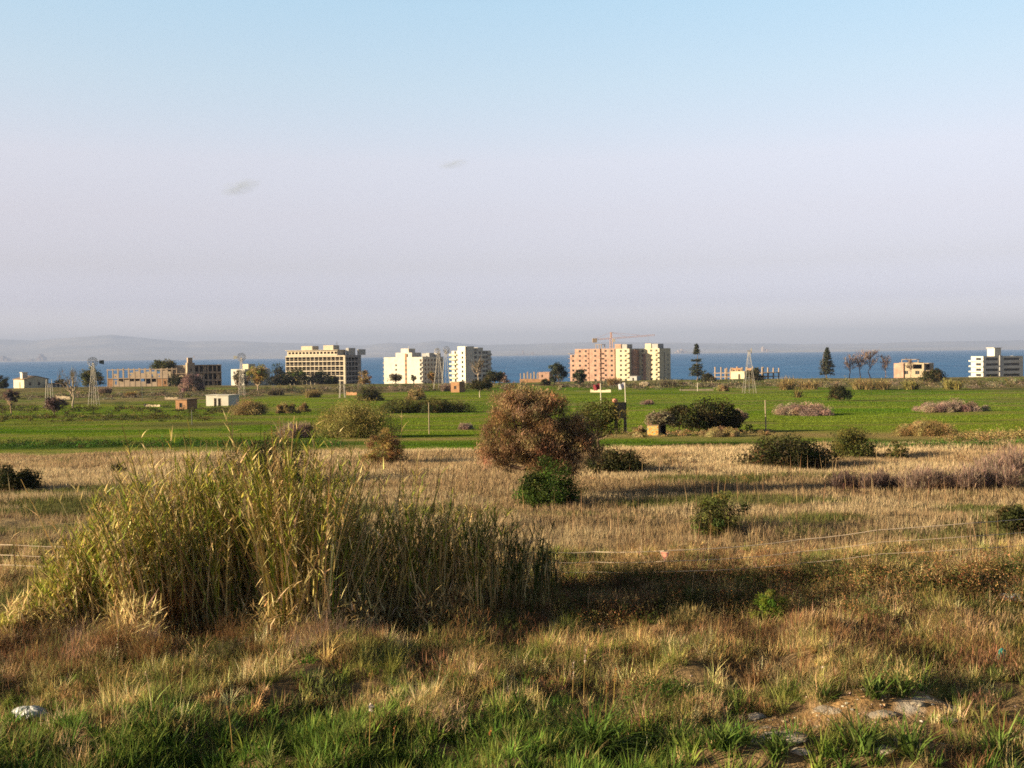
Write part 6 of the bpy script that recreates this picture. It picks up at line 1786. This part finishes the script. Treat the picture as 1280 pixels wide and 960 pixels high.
def graffiti_block():
    P = gpt(816, 545.5); s = F / P[1]
    root = thing('graffiti_block', 'low concrete block painted orange and yellow with teal patches under the pale trunked tree', 'wall', P, R(-16))
    m, nt, out = new_mat('graffiti'); L = nt.links
    tc = nt.nodes.new('ShaderNodeTexCoord'); v = nt.nodes.new('ShaderNodeTexNoise'); v.inputs['Scale'].default_value = 4.2; v.inputs['Detail'].default_value = 1.0
    L.new(tc.outputs['Object'], v.inputs['Vector'])
    cr = nt.nodes.new('ShaderNodeValToRGB'); cr.color_ramp.interpolation = 'CONSTANT'; e = cr.color_ramp.elements
    cols = [(0, (.12, .05, .02)), (.36, (.36, .17, .03)), (.47, (.40, .26, .05)), (.54, (.07, .20, .17)), (.60, (.34, .20, .03)), (.68, (.25, .09, .025))]
    e[0].position = 0; e[0].color = (*cols[0][1], 1); e[1].position = cols[1][0]; e[1].color = (*cols[1][1], 1)
    for p_, c_ in cols[2:]:
        k = e.new(p_); k.color = (*c_, 1)
    L.new(v.outputs['Fac'], cr.inputs['Fac'])
    p = nt.nodes.new('ShaderNodeBsdfPrincipled'); p.inputs['Roughness'].default_value = .8; L.new(cr.outputs['Color'], p.inputs['Base Color']); L.new(p.outputs['BSDF'], out.inputs['Surface'])
    w = 15 / s; h = 14.5 / s
    q = MB(); q.box((-w / 2, 0, -.1), (w / 2, 1.2, h)); q.build('block', M['roof'], root)
    q = MB(); q.box((-w / 2 + .05, -.012, .08), (w / 2 - .05, -.003, h - .1)); q.build('painted_face', m, root)
    P2 = gpt(830, 545); q = thing('dark_cabinet', 'dark metal cabinet standing right of the graffiti block', 'cabinet', P2, R(14))
    a = MB(); a.box((-.22, .3, 0), (.32, .9, 16 / s)); a.build('body', M['black'], q); a = MB(); a.box((-.26, .26, 16 / s + .002), (.36, .94, 16 / s + .05)); a.build('top', M['black'], q)


def blob(name, label, cat, px, py, w, h, mat, seed, d=None, depth=.7, rough=.25, group=None, sink=.15):
    r = np.random.default_rng(seed); P = gpt(px, py) if d is None else gxy(px, d); s = F / P[1]; W = w / s; H = h / s
    nu, nv = 30, 16; ph = r.uniform(0, 6.28, 8)
    V = []
    for j in range(nv):
        p = .05 + (math.pi - .1) * j / (nv - 1)
        for i in range(nu):
            a = 2 * math.pi * i / nu
            k = 1 + rough * (math.sin(2 * a + ph[0] + p) * .5 + math.sin(3 * a + 2 * p + ph[1]) * .4 + math.sin(5 * a + ph[2]) * .25 * math.sin(3 * p + ph[3])) + r.normal(0, rough * .16) + rough * .5 * abs(math.sin(7 * a + 3 * math.sin(4 * p + ph[4]) + ph[5])) - rough * .25
            V.append((W / 2 * math.cos(a) * math.sin(p) * k, W * depth / 2 * math.sin(a) * math.sin(p) * k, H * (.5 + .5 * math.cos(p) * (1 + .3 * (k - 1))) - sink * H))
    Q = [(j * nu + i, j * nu + (i + 1) % nu, (j + 1) * nu + (i + 1) % nu, (j + 1) * nu + i) for j in range(nv - 1) for i in range(nu)]
    mb = MB(); mb.add(V, Q, (.30, .255, .20)); o = mb.build(name, mat, loc=P); tag(o, label, cat, group); return o


def low_wall(px0, px1, pyb, h, label, mat, name='low_wall'):
    A = gpt(px0, pyb); B = gpt(px1, pyb); s = F / A[1]; H = h / s
    root = thing(name, label, 'wall', A); U = (B - A); L = np.linalg.norm(U[:2]); ang = math.atan2(U[1], U[0]); root.rotation_euler = (0, 0, ang)
    q = MB(); r = np.random.default_rng(int(px0)); n = 8
    for k in range(n):
        q.box((L * k / n + .002, 0, -.4), (L * (k + 1) / n - .002, .35, H * r.uniform(.78, 1.05)))
    q.build('masonry', M[mat], root); q = MB(); q.box((0, -.03, -.4), (.45, .38, H * 1.12)); q.build('end_pier', M[mat], root)


def build_props():
    windmill(117.5, 507, 452.5, 'steel windmill pump with pale round wheel, leftmost of the windmills', 12.5, .25, vane=-1)
    windmill(302.5, 496, 446.5, 'steel windmill pump with a dark tail vane left of its wheel, near the bungalow', 11, .35, vane=1, wide=.8)
    windmill(548.5, 487, 439.5, 'slender windmill in front of the white blocks, left of the close pair', 9, -.5, vane=0, wide=1.7)
    windmill(557.5, 488, 437.5, 'slender windmill in front of the white blocks, right of the close pair', 10, .7, vane=0, wide=1.5)
    windmill(936.5, 491.5, 438.5, 'windmill tower beside the cream hut, wheel turned edge on', 7, 1.45, vane=0, wide=1.5)
    crane(); fence(); billboard(); graffiti_block()
    pole(957.5, 540, 500, 'lone leaning wooden pole in the green field right of the dark oaks', lean=-.02)
    pole(536.5, 543, 503, 'lone wooden pole in the green field left of the brown tree', .06)
    pole(178, 502, 474, 'thin dark pole in front of the roofless ruin', .07, 'vane', group=None)
    pole(240, 531, 512, 'dark thin post in front of the orange shed', .05, 'vane', group=None)
    pole(872, 489, 478, 'short white post below the left conifer', .12, 'flagpole', group=None)
    flag(752.5, 545, 479, 'redcloth', 'dark red flag hanging from the left flagpole', 'white flagpole with dark red flag left of the black board', .62, .50)
    flag(783, 541, 478, 'whitecloth', 'white flag hanging from the right flagpole', 'white flagpole with white flag right of the black board', .62, .55)
    # old tower stumps
    for px, pyb, pyt, lab in ((62, 506, 474, 'pale stripped lattice mast below the farmhouse'), (428, 497, 477, 'pale stripped lattice mast at the right foot of the hotel')):
        P = gpt(px, pyb); H = at_depth(px, pyt, P[1])[2] - P[2]
        root = thing('lattice_mast', lab, 'tower', P)
        for sx in (-1, 1):
            for sy in (-1, 1):
                q = MB(); q.bar((sx * .9, sy * .9, -.2), (sx * .55, sy * .55, H * (1 if sx * sy > 0 else .82)), .08); q.build('leg', M['steel'], root)
        q = MB()
        for k in (.3, .55, .8):
            w = .9 - .35 * k
            q.bar((-w, -w, H * k), (w, -w, H * k), .045); q.bar((-w, w, H * k), (w, w, H * k), .045)
            q.bar((-w, -w, H * k), (-w, w, H * k), .045); q.bar((w, -w, H * k), (w, w, H * k), .045)
        q.build('bracing', M['steel'], root)
    low_wall(738, 763.5, 490.5, 3.4, 'long cream garden wall behind the two flagpoles', 'cream')
    low_wall(70, 88, 499.5, 4.5, 'pale broken wall left of the bare pale tree', 'stone')
    low_wall(180, 200, 508.5, 3.2, 'low stone footing left of the orange shed', 'stone')
    low_wall(206, 222, 499.5, 3.0, 'pale low wall behind the orange shed', 'stone')
    low_wall(433, 446, 494, 4.0, 'short pinkish wall at the left of the dark round bush', 'oldbrick')
    low_wall(850, 892, 488.5, 2.0, 'low pale wall running below the left conifer', 'stone')
    low_wall(106, 134, 482.5, 5.5, 'low cream walls behind the first windmill', 'stone')
    blob('boulder', 'pale boulder on the rise below the cream blocks', 'rock', 806, 483, 11, 7, M['stone'], 3)
    blob('plastic_bag', 'crumpled white plastic bag in the grass at lower left', 'bag', 37, 902, 38, 22, M['plastic'], 11, rough=.30)
    blob('plastic_sheet', 'white plastic scrap lying at the right edge', 'litter', 1266, 752, 34, 9, M['plastic'], 12, rough=.35)
    blob('plastic_scrap', 'teal plastic scrap caught in the dry grass at right', 'litter', 1252, 826, 11, 18, M['teal'], 13, rough=.45, depth=.4)
    rock = attr_mat('limestone', .9, 0, .15, .3, 4.0, .5)
    for i, (x, y, w, h, lab) in enumerate([(985, 922, 48, 8, 'largest flat grey white rock in the bare patch'), (1100, 893, 34, 6, 'flat pale rock between the green tufts'), (1035, 888, 34, 6, 'thin pale rock slab left behind the bare patch'), (945, 899, 22, 8, 'small pale stone at the left of the bare patch'),
                                           (1187, 902, 22, 8, 'small pale stone at the right of the bare patch'), (1145, 880, 14, 6, 'tiny pale stone beside the green tufts'), (1000, 948, 26, 6, 'grey rock in the shade below the bare patch'), (1105, 942, 26, 10, 'pale stone between the two lily like tufts'), (842, 806, 30, 8, 'grey flat stone among the brown tufts')]):
        blob('rock', lab, 'rock', x, y, w, h, rock, 20 + i, rough=.35, group='pale rocks in the foreground', sink=.5)
build_ground(); build_sea(); build_hills(); build_light(); build_camera()
build_clouds(); build_haze()
build_buildings(); build_props(); build_plants(); build_cover()
vs = SC.view_settings
SC.display_settings.display_device = 'sRGB'
vs.view_transform = 'Standard'; vs.look = 'None'; vs.gamma = 1.0; vs.use_curve_mapping = False; vs.exposure = EXPOSURE
cy = SC.cycles
cy.max_bounces = 6; cy.diffuse_bounces = 3; cy.glossy_bounces = 2; cy.transmission_bounces = 3; cy.volume_bounces = 0; cy.transparent_max_bounces = 8
cy.use_denoising = False
cy.caustics_reflective = False; cy.caustics_refractive = False
SC.render.film_transparent = False
cy.pixel_filter_type = 'BLACKMAN_HARRIS'; cy.filter_width = 1.7
